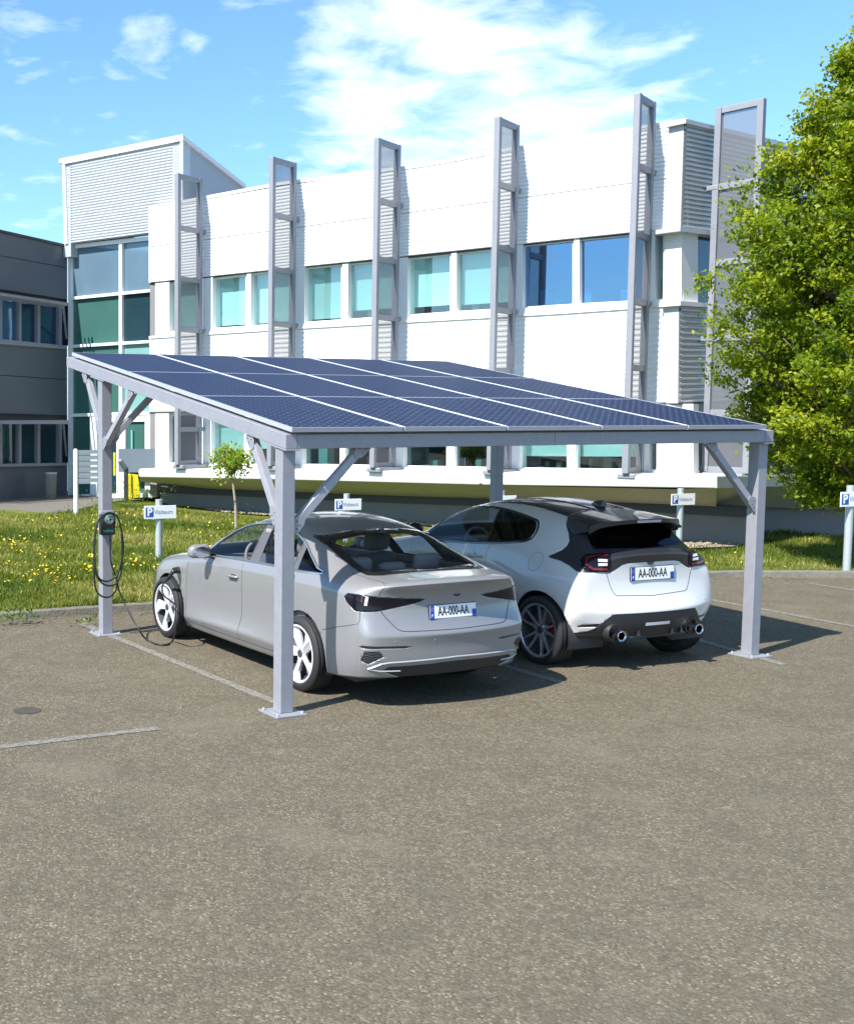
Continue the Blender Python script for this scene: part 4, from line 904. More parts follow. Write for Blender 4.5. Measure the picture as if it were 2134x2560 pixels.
def spokes_blade(bm, M, rim, h):
    """five broad twisted blades with pockets"""
    for k in range(5):
        a = 2*PI*k/5+.35; c = lambda r, t, z: M @ V((r*math.cos(a+t), r*math.sin(a+t), z)); o = rim-.004
        th = (M.to_3x3() @ V((0, 0, 1)))*(-.022)
        prism(bm, [c(.028, -.5, h*.60), c(.06, .50, h*.62), c(.15, .24, h*.78), c(o, .40, h*.86), c(o, .15, h*.90), c(o, -.02, h*.88), c(.10, -.02, h*.74)], th)      # lit blade
        prism(bm, [c(.028, -.5, h*.59), c(.095, -.03, h*.70), c(o, -.03, h*.84), c(o, -.26, h*.66), c(.13, -.34, h*.52), c(.06, -.62, h*.50)], th)  # lower facet
    lathe(bm, [(0, h*.62), (.05, h*.62), (.062, h*.5), (.062, h*.2)], 30, M)
    for k in range(5):
        a = 2*PI*k/5+.1; lathe(bm, [(0, h*.68), (.008, h*.68), (.009, h*.6)], 8, M @ Matrix.Translation((.05*math.cos(a), .05*math.sin(a), 0)))
def spokes_slim(bm, M, rim, h):
    """ten slim Y-less spokes in five close pairs"""
    for k in range(10):
        a = 2*PI*k/10+.12+(.07 if k % 2 else -.07); o = rim-.004
        c = lambda r, s_, z: M @ V((r*math.cos(a)-s_*math.sin(a), r*math.sin(a)+s_*math.cos(a), z))
        th = (M.to_3x3() @ V((0, 0, 1)))*(-.026)
        prism(bm, [c(.045, -.014, h*.62), c(.045, .014, h*.62), c(o-.03, .0065, h*.80), c(o, .011, h*.88), c(o, -.011, h*.88), c(o-.03, -.0065, h*.80)], th)
    lathe(bm, [(0, h*.60), (.052, h*.60), (.062, h*.5), (.062, h*.1)], 30, M)
    for k in range(5):
        a = 2*PI*k/5+.4; lathe(bm, [(0, h*.69), (.009, h*.69), (.0105, h*.6)], 6, M @ Matrix.Translation((.046*math.cos(a), .046*math.sin(a), 0)))
def plate(car, c, n_dir, w, h, tilt):
    """French plate: blue bands, black lettering"""
    y = V(n_dir).normalized(); x = V((1, 0, 0)); zz2 = x.cross(-y).normalized()
    if zz2.z < 0: zz2 = -zz2
    M = frame_mat(c, x, zz2)                                            # local z = x cross y -> towards the viewer behind the car
    bm = bmn(); box(bm, (-w/2-.006, -h/2-.006, -.014), (w/2+.006, h/2+.006, -.003)); bm.transform(M); fr = obj('plate_holder', bm, MPLA, car, bevel=.003)
    bm = bmn(); box(bm, (-w/2, -h/2, -.004), (w/2, h/2, .0)); bm.transform(M); pl = obj('number_plate', bm, MPLT, car)
    b = w*.088
    for lo_, hi_ in (((-w/2, -h/2, .0), (-w/2+b, h/2, .0008)), ((w/2-b, -h/2, .0), (w/2, .02*h, .0008))):
        bm = bmn(); box(bm, lo_, hi_); bm.transform(M); obj('plate_band', bm, MEUR, pl)
    bm = bmn()
    for k in range(12):
        a = 2*PI*k/12; box(bm, (-w/2+b/2+.28*b*math.cos(a)-.0014, h*.2+.28*b*math.sin(a)-.0014, .0009), (-w/2+b/2+.28*b*math.cos(a)+.0014, h*.2+.28*b*math.sin(a)+.0014, .0014))
    bm.transform(M); obj('plate_stars', bm, pm('star_yellow', (.7, .6, .1), .5) if 'star_yellow' not in bpy.data.materials else bpy.data.materials['star_yellow'], pl)
    bm = text_bm('F', h*.27, M @ Matrix.Translation((-w/2+b/2, -h*.28, .0012)), .0003, 1., bold=.001); obj('country_letter', bm, MPLT, pl)
    bm = text_bm('AA-000-AA', h*.98, M @ Matrix.Translation((0, -.0, .0012)), .0004, w*.76/(h*.98*5.45), bold=h*.012); obj('plate_lettering', bm, MPTX, pl)
    return pl
def seat(car, x, y, z, w=.5, back=.62, rake=.25, head=True, mat=None):
    mat = mat or MSEAT; bm = bmn(); rbox(bm, (-w/2, -.24, 0), (w/2, .27, .15), .06); M = Matrix.Translation((0, -.22, .1)) @ Matrix.Rotation(rake, 4, 'X'); rbox(bm, (-w/2, -.07, 0), (w/2, .07, back), .065, 4, M)
    bm.transform(Matrix.Translation((x, y, z))); st = obj('seat', bm, mat, car, smooth=True, auto=50)
    if head:
        bm = bmn(); rbox(bm, (-.135, -.05, back+.03), (.135, .06, back+.22), .055, 4, M)
        for q in (-.05, .05): tube(bm, [M @ V((q, 0, back-.03)), M @ V((q, 0, back+.06))], .007, 6)
        bm.transform(Matrix.Translation((x, y, z))); obj('headrest', bm, mat, st, smooth=True, auto=50)
def finish_body(car, B, mat, name='body'):
    o = obj(name, B.bm, [mat, MCABL], car, recalc=False); B.smooth_normals(o)
    md = o.modifiers.new('shell', 'SOLIDIFY'); md.thickness = .018; md.offset = -1; md.material_offset = 1; md.material_offset_rim = 0; md.use_rim = True
    return o
def part(car, B, bm, name, mat, th=0., lift=0., parent=None):
    if lift:
        for v in bm.verts:
            co, no, i, d = B.bvh.find_nearest(v.co); v.co += no*lift
    bmesh.ops.recalc_face_normals(bm, faces=bm.faces[:])
    o = obj(name, bm, mat, parent or car, recalc=False); B.smooth_normals(o)
    if th: md = o.modifiers.new('shell', 'SOLIDIFY'); md.thickness = th; md.offset = -1
    return o
def arch(car, B, y0, z0, r, xin):
    """open the wheel housing and line it"""
    f = B.cut(circ(y0, z0, r, 44), **SIDE, lim=lambda c: c.x < -.35)
    lips = []
    for g in f: B.take(g).free()
    for sg in (-1, 1):
        bm = bmn(); n = 24; A = []
        for i in range(n+1):
            a = -.35+(PI+.7)*i/n; A.append([bm.verts.new((sg*x, y0+r*1.005*math.cos(a), max(.09, z0+r*1.005*math.sin(a)))) for x in (.83, .60, .42)])
        for p, q in zip(A, A[1:]):
            for k in (0, 1): bm.faces.new((p[k], q[k], q[k+1], p[k+1]))
        c = bm.verts.new((sg*.42, y0, z0))
        for p, q in zip(A, A[1:]): bm.faces.new((p[2], q[2], c))
        obj('wheel_well', bm, MHUB, car, smooth=True)
def ybox(car, name, mat, lo, hi, r=.03, parent=None, M=None):
    bm = bmn(); rbox(bm, lo, hi, r, 3, M); return obj(name, bm, mat, parent or car, smooth=True, auto=45)
# ================================================================ silver saloon
SED = empty('sedan', SEDO, YAW, 'silver grey four door sedan plugged into the charger under the carport', 'car')
cols = [
 [(.70,3.18,.20),(.745,3.24,.30),(.765,3.26,.42),(.765,3.25,.55),(.745,3.20,.66),(.70,3.13,.725),(.62,3.10,.765),(.55,3.10,.785),(.47,3.10,.80)],
 [(.79,2.98,.19),(.835,2.98,.28),(.845,2.98,.40),(.845,2.98,.55),(.835,2.98,.68),(.80,2.98,.765),(.72,2.98,.81),(.63,2.98,.83),(.53,2.98,.845)],
 [(.81,2.636,.18),(.845,2.636,.28),(.855,2.636,.42),(.855,2.636,.58),(.85,2.636,.72),(.82,2.636,.82),(.745,2.636,.865),(.65,2.636,.88),(.55,2.636,.89)],
 [(.79,2.25,.17),(.845,2.25,.28),(.84,2.25,.40),(.838,2.25,.58),(.842,2.25,.74),(.825,2.25,.855),(.765,2.25,.905),(.675,2.25,.925),(.57,2.25,.935)],
 [(.79,1.93,.17),(.85,1.93,.29),(.825,1.93,.42),(.834,1.93,.58),(.842,1.93,.755),(.83,1.93,.875),(.79,1.94,.94),(.725,1.97,1.005),(.66,2.0,1.05)],
 [(.79,1.55,.17),(.852,1.55,.30),(.822,1.55,.435),(.832,1.55,.60),(.843,1.55,.775),(.835,1.55,.89),(.805,1.55,.955),(.70,1.57,1.115),(.585,1.60,1.265)],
 [(.79,1.1,.17),(.853,1.1,.305),(.822,1.1,.44),(.832,1.1,.61),(.845,1.1,.79),(.84,1.1,.905),(.815,1.1,.975),(.68,1.1,1.18),(.53,1.12,1.365)],
 [(.79,.62,.175),(.855,.62,.315),(.828,.62,.455),(.838,.62,.63),(.848,.62,.80),(.845,.62,.915),(.82,.62,.99),(.675,.62,1.195),(.52,.62,1.375)],
 [(.80,.22,.185),(.85,.22,.30),(.85,.22,.46),(.85,.22,.65),(.855,.22,.81),(.85,.22,.92),(.82,.22,1.0),(.69,.22,1.165),(.545,.22,1.305)],
 [(.82,-.13,.20),(.852,-.13,.32),(.858,-.13,.48),(.858,-.13,.66),(.858,-.13,.815),(.85,-.13,.925),(.81,-.13,1.005),(.715,-.13,1.095),(.60,-.13,1.17)],
 [(.82,-.46,.225),(.85,-.46,.345),(.855,-.46,.50),(.855,-.46,.66),(.85,-.46,.82),(.84,-.46,.925),(.795,-.46,.985),(.72,-.47,1.022),(.63,-.48,1.05)],
 [(.805,-.68,.245),(.835,-.68,.365),(.84,-.68,.515),(.835,-.68,.65),(.832,-.68,.80),(.82,-.68,.91),(.775,-.68,.967),(.705,-.70,1.0),(.62,-.72,1.022)],
 [(.735,-.82,.262),(.785,-.85,.375),(.79,-.865,.50),(.79,-.87,.60),(.765,-.82,.74),(.765,-.805,.865),(.735,-.83,.935),(.675,-.892,.985),(.60,-.875,1.014)]]
front = [(3.40,.18),(3.49,.30),(3.52,.42),(3.52,.55),(3.50,.66),(3.45,.73),(3.38,.77),(3.30,.795),(3.20,.82)]
top = [(2.98,.875),(2.66,.92),(2.36,.955),(2.16,1.0),(1.70,1.245),(1.18,1.422),(.66,1.437),(.26,1.375),(-.07,1.225),(-.45,1.055),(-.74,1.045)]
rear = [(-.935,.262),(-.985,.375),(-.975,.50),(-1.005,.60),(-.94,.70),(-.925,.885),(-.955,.955),(-1.015,1.008),(-.985,1.037)]
SB = Body(cols, front, top, rear, creases=[('side', 5, .6, (1, 12)), ('side', 1, .8, (2, 9)), ('rear', 3, .9, None), ('rear', 7, .85, None), ('side', 3, .35, (10, 12)), ('rear', 8, .3, None), ('col', 12, .25, (1, 4))])
SWIN = smooth2([(1.93,.985),(1.86,1.035),(1.74,1.125),(1.56,1.228),(1.33,1.293),(1.0,1.322),(.63,1.305),(.32,1.228),(.10,1.135),(-.09,1.055)], 4)+[(-.20,1.035),(-.205,1.022)]+smooth2([(-.17,1.014),(.2,1.0),(.6,.998),(1.1,.985),(1.6,.965),(1.86,.958)], 3)
fl = SB.cut(SWIN, **SIDE, lim=lambda c: c.z > .9)
# side glass: front door pane, rear door pane, quarter light, split by pillars
def split_take(B, faces, bounds):
    """sort carved faces by where their centre falls; bounds: list of (y at z0, y at z1) dividing lines front to rear"""
    out = [[] for _ in range(len(bounds)+1)]
    for f in faces:
        c = f.calc_center_median(); k = 0
        for (ya, yb_) in bounds:
            t = (c.z-.98)/(1.32-.98); y = ya+(yb_-ya)*t
            if c.y < y: k += 1
        out[k].append(f)
    return out
# carve the pillar edges too
SDIV = ((.985, 1.085), (.80, .945), (.215, .378), (.13, .30))
def divcut(B, divs):
    for (ya, yb_) in divs:
        k = (yb_-ya)/(1.32-.98); e = .0006; p, q = ya-.06*k, yb_+.12*k; B.cut([(p, .92), (q, 1.44), (q+e, 1.44), (p+e, .92)], **SIDE, lim=lambda c: c.z > .92)
divcut(SB, SDIV)
fl = SB.cut(SWIN, **SIDE, lim=lambda c: c.z > .9)
for g in fl:
    parts = split_take(SB, g, SDIV)
    for nm, p, m_ in zip(('side_window', 'door_pillar', 'side_window', 'window_divider', 'quarter_window'), parts, (CGLASS, MGLO, CGLASS, MTRIM, CDARK)):
        part(SED, SB, SB.take(p), nm, MPILL if nm in ('door_pillar', 'window_divider') else m_, 0 if m_ in (CGLASS, CDARK) else .006)
RG = [(-.59,1.040),(0,1.034),(.59,1.040),(.605,1.06),(.572,1.268),(.555,1.285),(.30,1.318),(0,1.328),(-.30,1.318),(-.555,1.285),(-.572,1.268),(-.605,1.06)]
fr_, = SB.cut(RG, **REAR, lim=lambda c: c.z > 1.0 and c.y > -.62 and c.y < .5, both=False)
RG2 = [(-.515,1.062),(0,1.056),(.515,1.062),(.525,1.08),(.50,1.255),(.25,1.285),(0,1.293),(-.25,1.285),(-.50,1.255),(-.525,1.08)]
fi, = SB.cut(RG2, **REAR, lim=lambda c: c.z > 1.0 and c.y > -.62 and c.y < .5, both=False)
rw_ = part(SED, SB, SB.take(fi), 'rear_window', CGREAR)
fr_, = SB.cut(RG, **REAR, lim=lambda c: c.z > 1.0 and c.y > -.62 and c.y < .5, both=False)
part(SED, SB, SB.take(fr_), 'window_surround', MGLO, .006, parent=rw_)
WS = [(-.59,1.035),(0,1.045),(.59,1.035),(.45,1.345),(0,1.385),(-.45,1.345)]
ff, = SB.cut(WS, d=(0, 1, 0), ax=((1, 0, 0), (0, 0, 1)), lim=lambda c: c.y > 1.0 and c.z > 1., both=False)
part(SED, SB, SB.take(ff), 'windscreen', CGLASS)
arch(SED, SB, 2.636, .315, .362, .5); arch(SED, SB, .0, .318, .365, .5)
# tail lamps wrapping round the corner
LD = dict(d=(-.62, -.785, 0), ax=((.785, -.62, 0), (0, 0, 1)))
def ld(x, y, z): return (x*.785-y*.62, z)
LAMP = [ld(-.83,-.60,.885), ld(-.838,-.66,.918), ld(-.80,-.80,.915), ld(-.62,-.915,.895), ld(-.315,-.965,.875), ld(-.38,-.965,.853), ld(-.60,-.935,.815), ld(-.72,-.87,.79), ld(-.805,-.80,.785), ld(-.825,-.73,.79), ld(-.835,-.64,.85)]
for g in SB.cut(LAMP, **LD, lim=lambda c: c.z > .7):
    lm = part(SED, SB, SB.take(g), 'tail_lamp', MLAMP, .02, .002)
    sg = -1 if (lm.data.vertices[0].co.x > 0) else 1
    bm = bmn(); ribbon_on(SB, bm, [ld(-.775,-.83,.905), ld(-.79,-.83,.835)], LD['d'], LD['ax'], .022, lift=.004, sg=sg); obj('lamp_strip', bm, MLWH, lm)
    bm = bmn(); ribbon_on(SB, bm, [ld(-.80,-.80,.905), ld(-.805,-.80,.86)], LD['d'], LD['ax'], .010, lift=.0038, sg=sg); obj('lamp_strip', bm, MLRED, lm)
# bumper: dark slots, honeycomb corner vents, lower diffuser
SLOT = [ld(-.83,-.80,.508), ld(-.815,-.84,.525), ld(-.68,-.955,.522), ld(-.50,-.985,.517), ld(-.46,-.99,.507), ld(-.52,-.985,.498), ld(-.70,-.95,.502), ld(-.81,-.86,.500)]
VENT = [ld(-.81,-.86,.482), ld(-.72,-.925,.482), ld(-.69,-.945,.435), ld(-.79,-.88,.372), ld(-.83,-.83,.398)]
for nm, P_, m_ in (('bumper_slot', SLOT, MGLO), ('air_vent', VENT, MPLA)):
    for g in SB.cut(P_, **LD, lim=lambda c: c.z > .3):
        part(SED, SB, SB.take(g), nm, m_, .01, -.006)
DIF = [(-.50,.262),(-.655,.318),(-.60,.352),(0,.368),(.60,.352),(.655,.318),(.50,.262),(.3,.22),(-.3,.22)]
g, = SB.cut(DIF, **REAR, lim=lambda c: c.y < -.6 and c.z < .45, both=False); dif = part(SED, SB, SB.take(g), 'diffuser', MPLA, .02, -.004)
MPALE = pm('pale_trim', (.40, .40, .41), .35, metal=.3)
gap2(SED, SB, [(-.745,.335),(-.665,.378),(-.60,.388),(0,.402),(.60,.388),(.665,.378),(.745,.335)], REAR, .016, MPALE, 'trim_strip', both=False, lift=.002, th=.008); gap2(SED, SB, [(-.745,.333),(-.66,.318),(-.50,.316)], REAR, .013, MPALE, 'trim_strip', lift=.002, th=.006)
# honeycomb lines in the vents
bm = bmn()
for k in range(4):
    z = .40+.022*k; rib2(SB, bm, [ld(-.825+.004*k,-.84,z), ld(-.79,-.875,z+.008), ld(-.77,-.89,z-.004), ld(-.735,-.915,z+.006), ld(-.705,-.935,z+.002)], LD['d'], LD['ax'], .004, lift=.0006)
obj('vent_mesh', bm, pm('vent_mesh_dark', (.09, .09, .095), .5), SED)
# shut lines
DOORF = [(2.20,.845),(2.215,.70),(2.235,.50),(2.225,.30),(2.19,.235)]; DOORM = [(1.075,.955),(1.06,.86),(1.07,.70),(1.08,.50),(1.12,.35),(1.14,.235)]; DOORR = [(.20,.99),(.13,.93),(.20,.80),(.33,.66),(.41,.50),(.44,.32),(.50,.245),(.62,.238)]
for P_ in (DOORF, DOORM, DOORR): gap2(SED, SB, smooth2(P_, 4), SIDE, .005, MGAP)
gap2(SED, SB, [(2.19,.236),(1.6,.232),(1.1,.235),(.62,.238)], SIDE, .004, MGAP)
gap2(SED, SB, [ld(-.86,-.33,.575), ld(-.85,-.55,.635), ld(-.832,-.72,.675), ld(-.815,-.775,.69), ld(-.812,-.79,.72), ld(-.815,-.79,.785)], LD, .005, MGAP)
gap2(SED, SB, [(-.665,.815),(-.62,.745),(-.545,.655),(-.51,.637),(-.45,.632),(0,.627),(.45,.632),(.51,.637),(.545,.655),(.60,.745),(.63,.80)], REAR, .006, MGAP, both=False)
gap2(SED, SB, smooth2([(-.665,.90),(-.655,.955),(-.615,1.01)], 4), REAR, .004, MGAP); gap2(SED, SB, [(-.60,-.86),(-.635,-.60),(-.66,-.46)], TOP, .004, MGAP)
gap2(SED, SB, [(2.33,.32),(2.32,.28),(2.26,.20)], SIDE, .004, MGAP); gap2(SED, SB, smooth2([(2.98,.62),(3.1,.64),(3.2,.66)], 3), SIDE, .004, MGAP)
gap2(SED, SB, SWIN, SIDE, .022, MTRIM, 'window_trim', lift=.002, close=True, th=.006)
body = finish_body(SED, SB, PSIL)
# door handles, mirrors, aerial, emblem-free badge recess, fuel flap
for sg in (-1, 1):
    for y, z in ((1.22, .818), (.30, .85)):
        h = SB.hit((0, y, z), (sg, 0, 0)); bm = bmn(); b2 = bmesh.new()
        lathe(b2, [(0, .003), (.8, .003), (.95, .0)], 24, Matrix.Identity(4)); b2.transform(Matrix.Translation(h[0]) @ Matrix.Rotation(sg*PI/2, 4, 'Y') @ Matrix.Diagonal((.033, .105, 1, 1))); me = bpy.data.meshes.new('t'); b2.to_mesh(me); b2.free(); bm.from_mesh(me); bpy.data.meshes.remove(me); hd = obj('door_handle', bm, PSIL, SED, smooth=True, auto=40)
        bm = bmn(); tube(bm, spline([h[0]+V((sg*.002, .09, 0)), h[0]+V((sg*.026, .065, .001)), h[0]+V((sg*.028, 0, .003)), h[0]+V((sg*.026, -.065, .003)), h[0]+V((sg*.002, -.09, .003))], 4), .011, 8); obj('grip', bm, PSIL, hd, smooth=True)
        bm = bmn(); rbox(bm, (h[0].x-.001 if sg > 0 else h[0].x-.004, y-.05, z-.024), (h[0].x+.004 if sg > 0 else h[0].x+.001, y+.05, z-.012), .001, 1); rbox(bm, (h[0].x-.001 if sg > 0 else h[0].x-.004, y-.05, z+.012), (h[0].x+.004 if sg > 0 else h[0].x+.001, y+.05, z+.024), .001, 1); obj('recess', bm, MGAP, hd)
    b2 = bmn(); rbox(b2, (-.112, -.045, -.068), (.112, .075, .072), .044, 5)
    for v in b2.verts:
        k = max(0, v.co.x*sg)/.112; v.co.z *= 1-.30*k*k; v.co.y = v.co.y*(1-.25*k)+.015*k
        if v.co.z > 0: v.co.x *= 1-.10*v.co.z/.07
    b2.transform(Matrix.Translation((sg*.955, 1.70, 1.005))); mi = obj('door_mirror', b2, PSIL, SED, smooth=True)
    bm = bmn(); tube(bm, [(sg*.79, 1.70, .955), (sg*.86, 1.70, .965), (sg*.93, 1.69, .975)], [.035, .026, .028], 10); obj('mirror_foot', bm, MGLO, mi, smooth=True)
    bm = bmn(); b2 = Matrix.Translation((sg*.948, 1.652, 1.005)) @ Matrix.Rotation(PI/2, 4, 'X') @ Matrix.Diagonal((.082, .050, 1, 1)); lathe(bm, [(0, .0), (1, 0), (1.06, -.008)], 28, b2); obj('mirror_glass', bm, pm('mirror_glass', (.5, .52, .55), .06, metal=1.) if 'mirror_glass' not in bpy.data.materials else bpy.data.materials['mirror_glass'], mi)
    bm = bmn(); tube(bm, [(sg*1.045, 1.725, .985), (sg*1.0, 1.765, .99), (sg*.93, 1.775, .99)], .006, 6); obj('indicator', bm, pm('amber_lens', (.5, .42, .32), .2) if 'amber_lens' not in bpy.data.materials else bpy.data.materials['amber_lens'], mi)
h = SB.hit((0, .12, 0), (0, 0, 1)); bm = bmn(); z0 = h[0].z-.006
vs = [V((-.035, .17, z0-.004)), V((.035, .17, z0-.004)), V((.042, .05, z0)), V((-.042, .05, z0))]; lo = [bm.verts.new(p) for p in vs]; mid = [bm.verts.new(p) for p in (V((-.012, .10, z0+.028)), V((.012, .10, z0+.028)), V((.014, .05, z0+.025)), V((-.014, .05, z0+.025)))]
hi = [bm.verts.new(p) for p in (V((-.003, .075, z0+.07)), V((.003, .075, z0+.07)), V((.003, .05, z0+.072)), V((-.003, .05, z0+.072)))]
for A, B_ in ((lo, mid), (mid, hi)):
    for k in range(4): bm.faces.new((A[k], A[(k+1) % 4], B_[(k+1) % 4], B_[k]))
bm.faces.new(hi); bm.faces.new(lo[::-1]); obj('antenna', bm, PBLK, SED, bevel=.003)
h = SB.hit((-.02, 0, .768), (0, -1, 0)); pc = h[0]+V((0, -.006, 0)); plate(SED, pc, (0, -1, .10), .455, .103, 0)
h = SB.hit((.02, 0, .895), (0, -1, 0)); bm = bmn(); tube(bm, [h[0]+V((-.03, .004, 0)), h[0]+V((0, -.012, -.006)), h[0]+V((.03, .004, 0))], .007, 6); obj('boot_button', bm, MPLA, SED)
for x in (-.56, -.22, .26, .58):
    h = SB.hit((x, 0, .555), (0, -1, 0)); bm = bmn(); lathe(bm, [(0, .0015), (.009, .0012), (.010, 0)], 14, frame_mat(h[0], (1, 0, 0), (0, 0, 1))); obj('parking_sensor', bm, PSIL, SED)
for x, y in ((-.80, 2.636), (.80, 2.636), (-.80, .0), (.80, .0)): wheel(SED, (x+(.11-.095)*(-1 if x < 0 else 1)*0, y, .318), .318, .20, .243, spokes_blade, MALLOY)
bm = bmn(); box(bm, (-.72, -.62, .19), (.72, 3.2, .26)); obj('underbody', bm, MHUB, SED)
# cabin
ybox(SED, 'cabin_floor', MCAB, (-.76, -.35, .25), (.76, 2.2, .34), .02); ybox(SED, 'dashboard', MCAB, (-.74, 1.62, .55), (.74, 2.08, .93), .07); ybox(SED, 'parcel_shelf', MCAB, (-.62, -.50, .93), (.62, .02, .985), .02)
for sg in (-1, 1):
    ybox(SED, 'door_card', MCAB, (sg*.785-.03, .0, .3), (sg*.785+.03, 1.9, .925), .02); ybox(SED, 'pillar_lining', MCABL, (sg*.60-.02, .93, .95), (sg*.60+.02, 1.02, 1.28), .015, M=Matrix.Translation((0, 0, 0)))
for x in (-.36, .36): seat(SED, x, 1.05, .40, .48, .56, .28)
ybox(SED, 'rear_bench', MSEAT, (-.66, .0, .4), (.66, .52, .58), .06)
bm = bmn(); rbox(bm, (-.66, -.08, 0), (.66, .07, .50), .06, 3, Matrix.Translation((0, .06, .48)) @ Matrix.Rotation(.3, 4, 'X')); rb_ = obj('rear_backrest', bm, MSEAT, SED, smooth=True, auto=50)
for x in (-.36, 0, .36):
    bm = bmn(); rbox(bm, (-.13, -.05, -.0), (.13, .05, .15 if x else .09), .045, 4, Matrix.Translation((x, -.08, .97)) @ Matrix.Rotation(.2, 4, 'X')); obj('headrest', bm, MSEAT, rb_, smooth=True, auto=50)
bm = bmn(); M = Matrix.Translation((-.36, 1.52, .93)) @ Matrix.Rotation(PI/2-.4, 4, 'X')
tube(bm, [M @ V((.18*math.cos(2*PI*k/32), .18*math.sin(2*PI*k/32), 0)) for k in range(33)], .016, 8, cap=False)
for a in (0, PI, -PI/2): bar(bm, M @ V((.03*math.cos(a), .03*math.sin(a), 0)), M @ V((.175*math.cos(a), .175*math.sin(a), 0)), .035, .016, up=V((0, 0, 1)) if a else V((0, 0, 1)))
lathe(bm, [(0, .02), (.05, .015), (.06, -.01)], 20, M); obj('steering_wheel', bm, MSEAT, SED, smooth=True, auto=50)
# ================================================================ white hatchback
HBO = V((4.38121, 11.18379, 0)); HYAW = YAW-.04; h1 = V((math.cos(HYAW), math.sin(HYAW), 0)); HBO = HBO-h1*.06
HB = empty('hatchback', HBO, HYAW, 'white three door hatchback with black roof, rear spoiler and red brake calipers', 'car')
cols = [
 [(.70,3.06,.22),(.75,3.12,.32),(.77,3.13,.45),(.77,3.12,.58),(.75,3.08,.69),(.71,3.02,.77),(.64,2.98,.82),(.57,2.97,.85),(.50,2.96,.87)],
 [(.80,2.85,.20),(.84,2.85,.30),(.85,2.85,.42),(.85,2.85,.57),(.84,2.85,.71),(.81,2.85,.82),(.74,2.85,.875),(.65,2.85,.905),(.56,2.85,.92)],
 [(.81,2.56,.19),(.845,2.56,.30),(.86,2.56,.44),(.86,2.56,.60),(.85,2.56,.75),(.82,2.56,.86),(.75,2.56,.92),(.67,2.56,.945),(.58,2.56,.96)],
 [(.78,2.22,.18),(.82,2.22,.29),(.82,2.22,.42),(.82,2.22,.60),(.825,2.22,.77),(.81,2.22,.90),(.76,2.22,.965),(.69,2.22,.995),(.60,2.22,1.015)],
 [(.78,1.95,.18),(.815,1.95,.29),(.81,1.95,.42),(.81,1.95,.60),(.82,1.95,.79),(.81,1.95,.92),(.77,1.96,1.0),(.705,1.99,1.07),(.635,2.02,1.12)],
 [(.78,1.60,.18),(.815,1.60,.29),(.80,1.60,.42),(.80,1.60,.60),(.82,1.60,.80),(.805,1.60,.94),(.765,1.60,1.015),(.64,1.62,1.195),(.515,1.64,1.345)],
 [(.78,1.20,.18),(.815,1.20,.29),(.80,1.20,.43),(.805,1.20,.61),(.82,1.20,.82),(.805,1.20,.955),(.765,1.20,1.035),(.605,1.20,1.25),(.455,1.20,1.435)],
 [(.79,.80,.19),(.82,.80,.30),(.815,.80,.45),(.82,.80,.63),(.83,.80,.83),(.805,.80,.975),(.765,.80,1.06),(.60,.80,1.265),(.44,.80,1.448)],
 [(.80,.45,.20),(.84,.45,.31),(.85,.45,.47),(.865,.45,.67),(.84,.45,.835),(.795,.45,.99),(.745,.45,1.09),(.60,.45,1.265),(.45,.45,1.425)],
 [(.81,.15,.22),(.85,.15,.33),(.865,.15,.50),(.88,.15,.71),(.85,.15,.845),(.785,.15,1.0),(.72,.15,1.10),(.605,.16,1.255),(.465,.17,1.395)],
 [(.81,-.06,.24),(.85,-.06,.35),(.865,-.06,.52),(.88,-.06,.71),(.845,-.06,.85),(.775,-.06,.99),(.695,-.04,1.09),(.595,-.01,1.235),(.485,.03,1.365)],
 [(.805,-.25,.27),(.845,-.25,.37),(.86,-.26,.53),(.86,-.27,.70),(.82,-.27,.855),(.75,-.26,.985),(.672,-.22,1.085),(.585,-.13,1.22),(.505,-.04,1.345)],
 [(.785,-.38,.315),(.815,-.42,.42),(.83,-.45,.55),(.82,-.46,.72),(.765,-.45,.885),(.705,-.41,1.0),(.60,-.33,1.09),(.555,-.22,1.205),(.515,-.11,1.33)]]
front = [(3.25,.20),(3.33,.32),(3.37,.45),(3.37,.58),(3.35,.70),(3.30,.79),(3.22,.845),(3.12,.88),(3.00,.905)]
top = [(2.85,.945),(2.58,.99),(2.36,1.025),(2.16,1.085),(1.76,1.325),(1.30,1.462),(.85,1.492),(.47,1.482),(.18,1.45),(.0,1.42),(-.08,1.395)]
rear = [(-.545,.30),(-.60,.40),(-.61,.555),(-.50,.66),(-.478,.965),(-.53,1.06),(-.39,1.10),(-.27,1.225),(-.14,1.365)]
HBb = Body(cols, front, top, rear, creases=[('side', 4, .3, (8, 12)), ('side', 1, .5, (2, 9)), ('rear', 2, .5, None), ('rear', 5, .55, None), ('rear', 6, .4, None), ('col', 12, .35, (1, 5))])
HWIN = smooth2([(1.97,1.06),(1.90,1.13),(1.80,1.235),(1.65,1.325),(1.40,1.372),(1.035,1.374),(.674,1.342),(.42,1.305)], 4)+smooth2([(.375,1.285),(.325,1.22),(.325,1.155),(.36,1.125)], 3)+smooth2([(.42,1.108),(.58,1.082),(.93,1.045),(1.53,1.0),(1.88,.99)], 3)+[(1.95,.995)]
HDIV = ((.905, 1.01),)
HBb.cut(HWIN, **SIDE, lim=lambda c: c.z > .9); divcut(HBb, HDIV)
for g in HBb.cut(HWIN, **SIDE, lim=lambda c: c.z > .9):
    for nm, p, m_ in zip(('side_window', 'quarter_window'), split_take(HBb, g, HDIV), (CGLASS, CDARK)): part(HB, HBb, HBb.take(p), nm, m_)
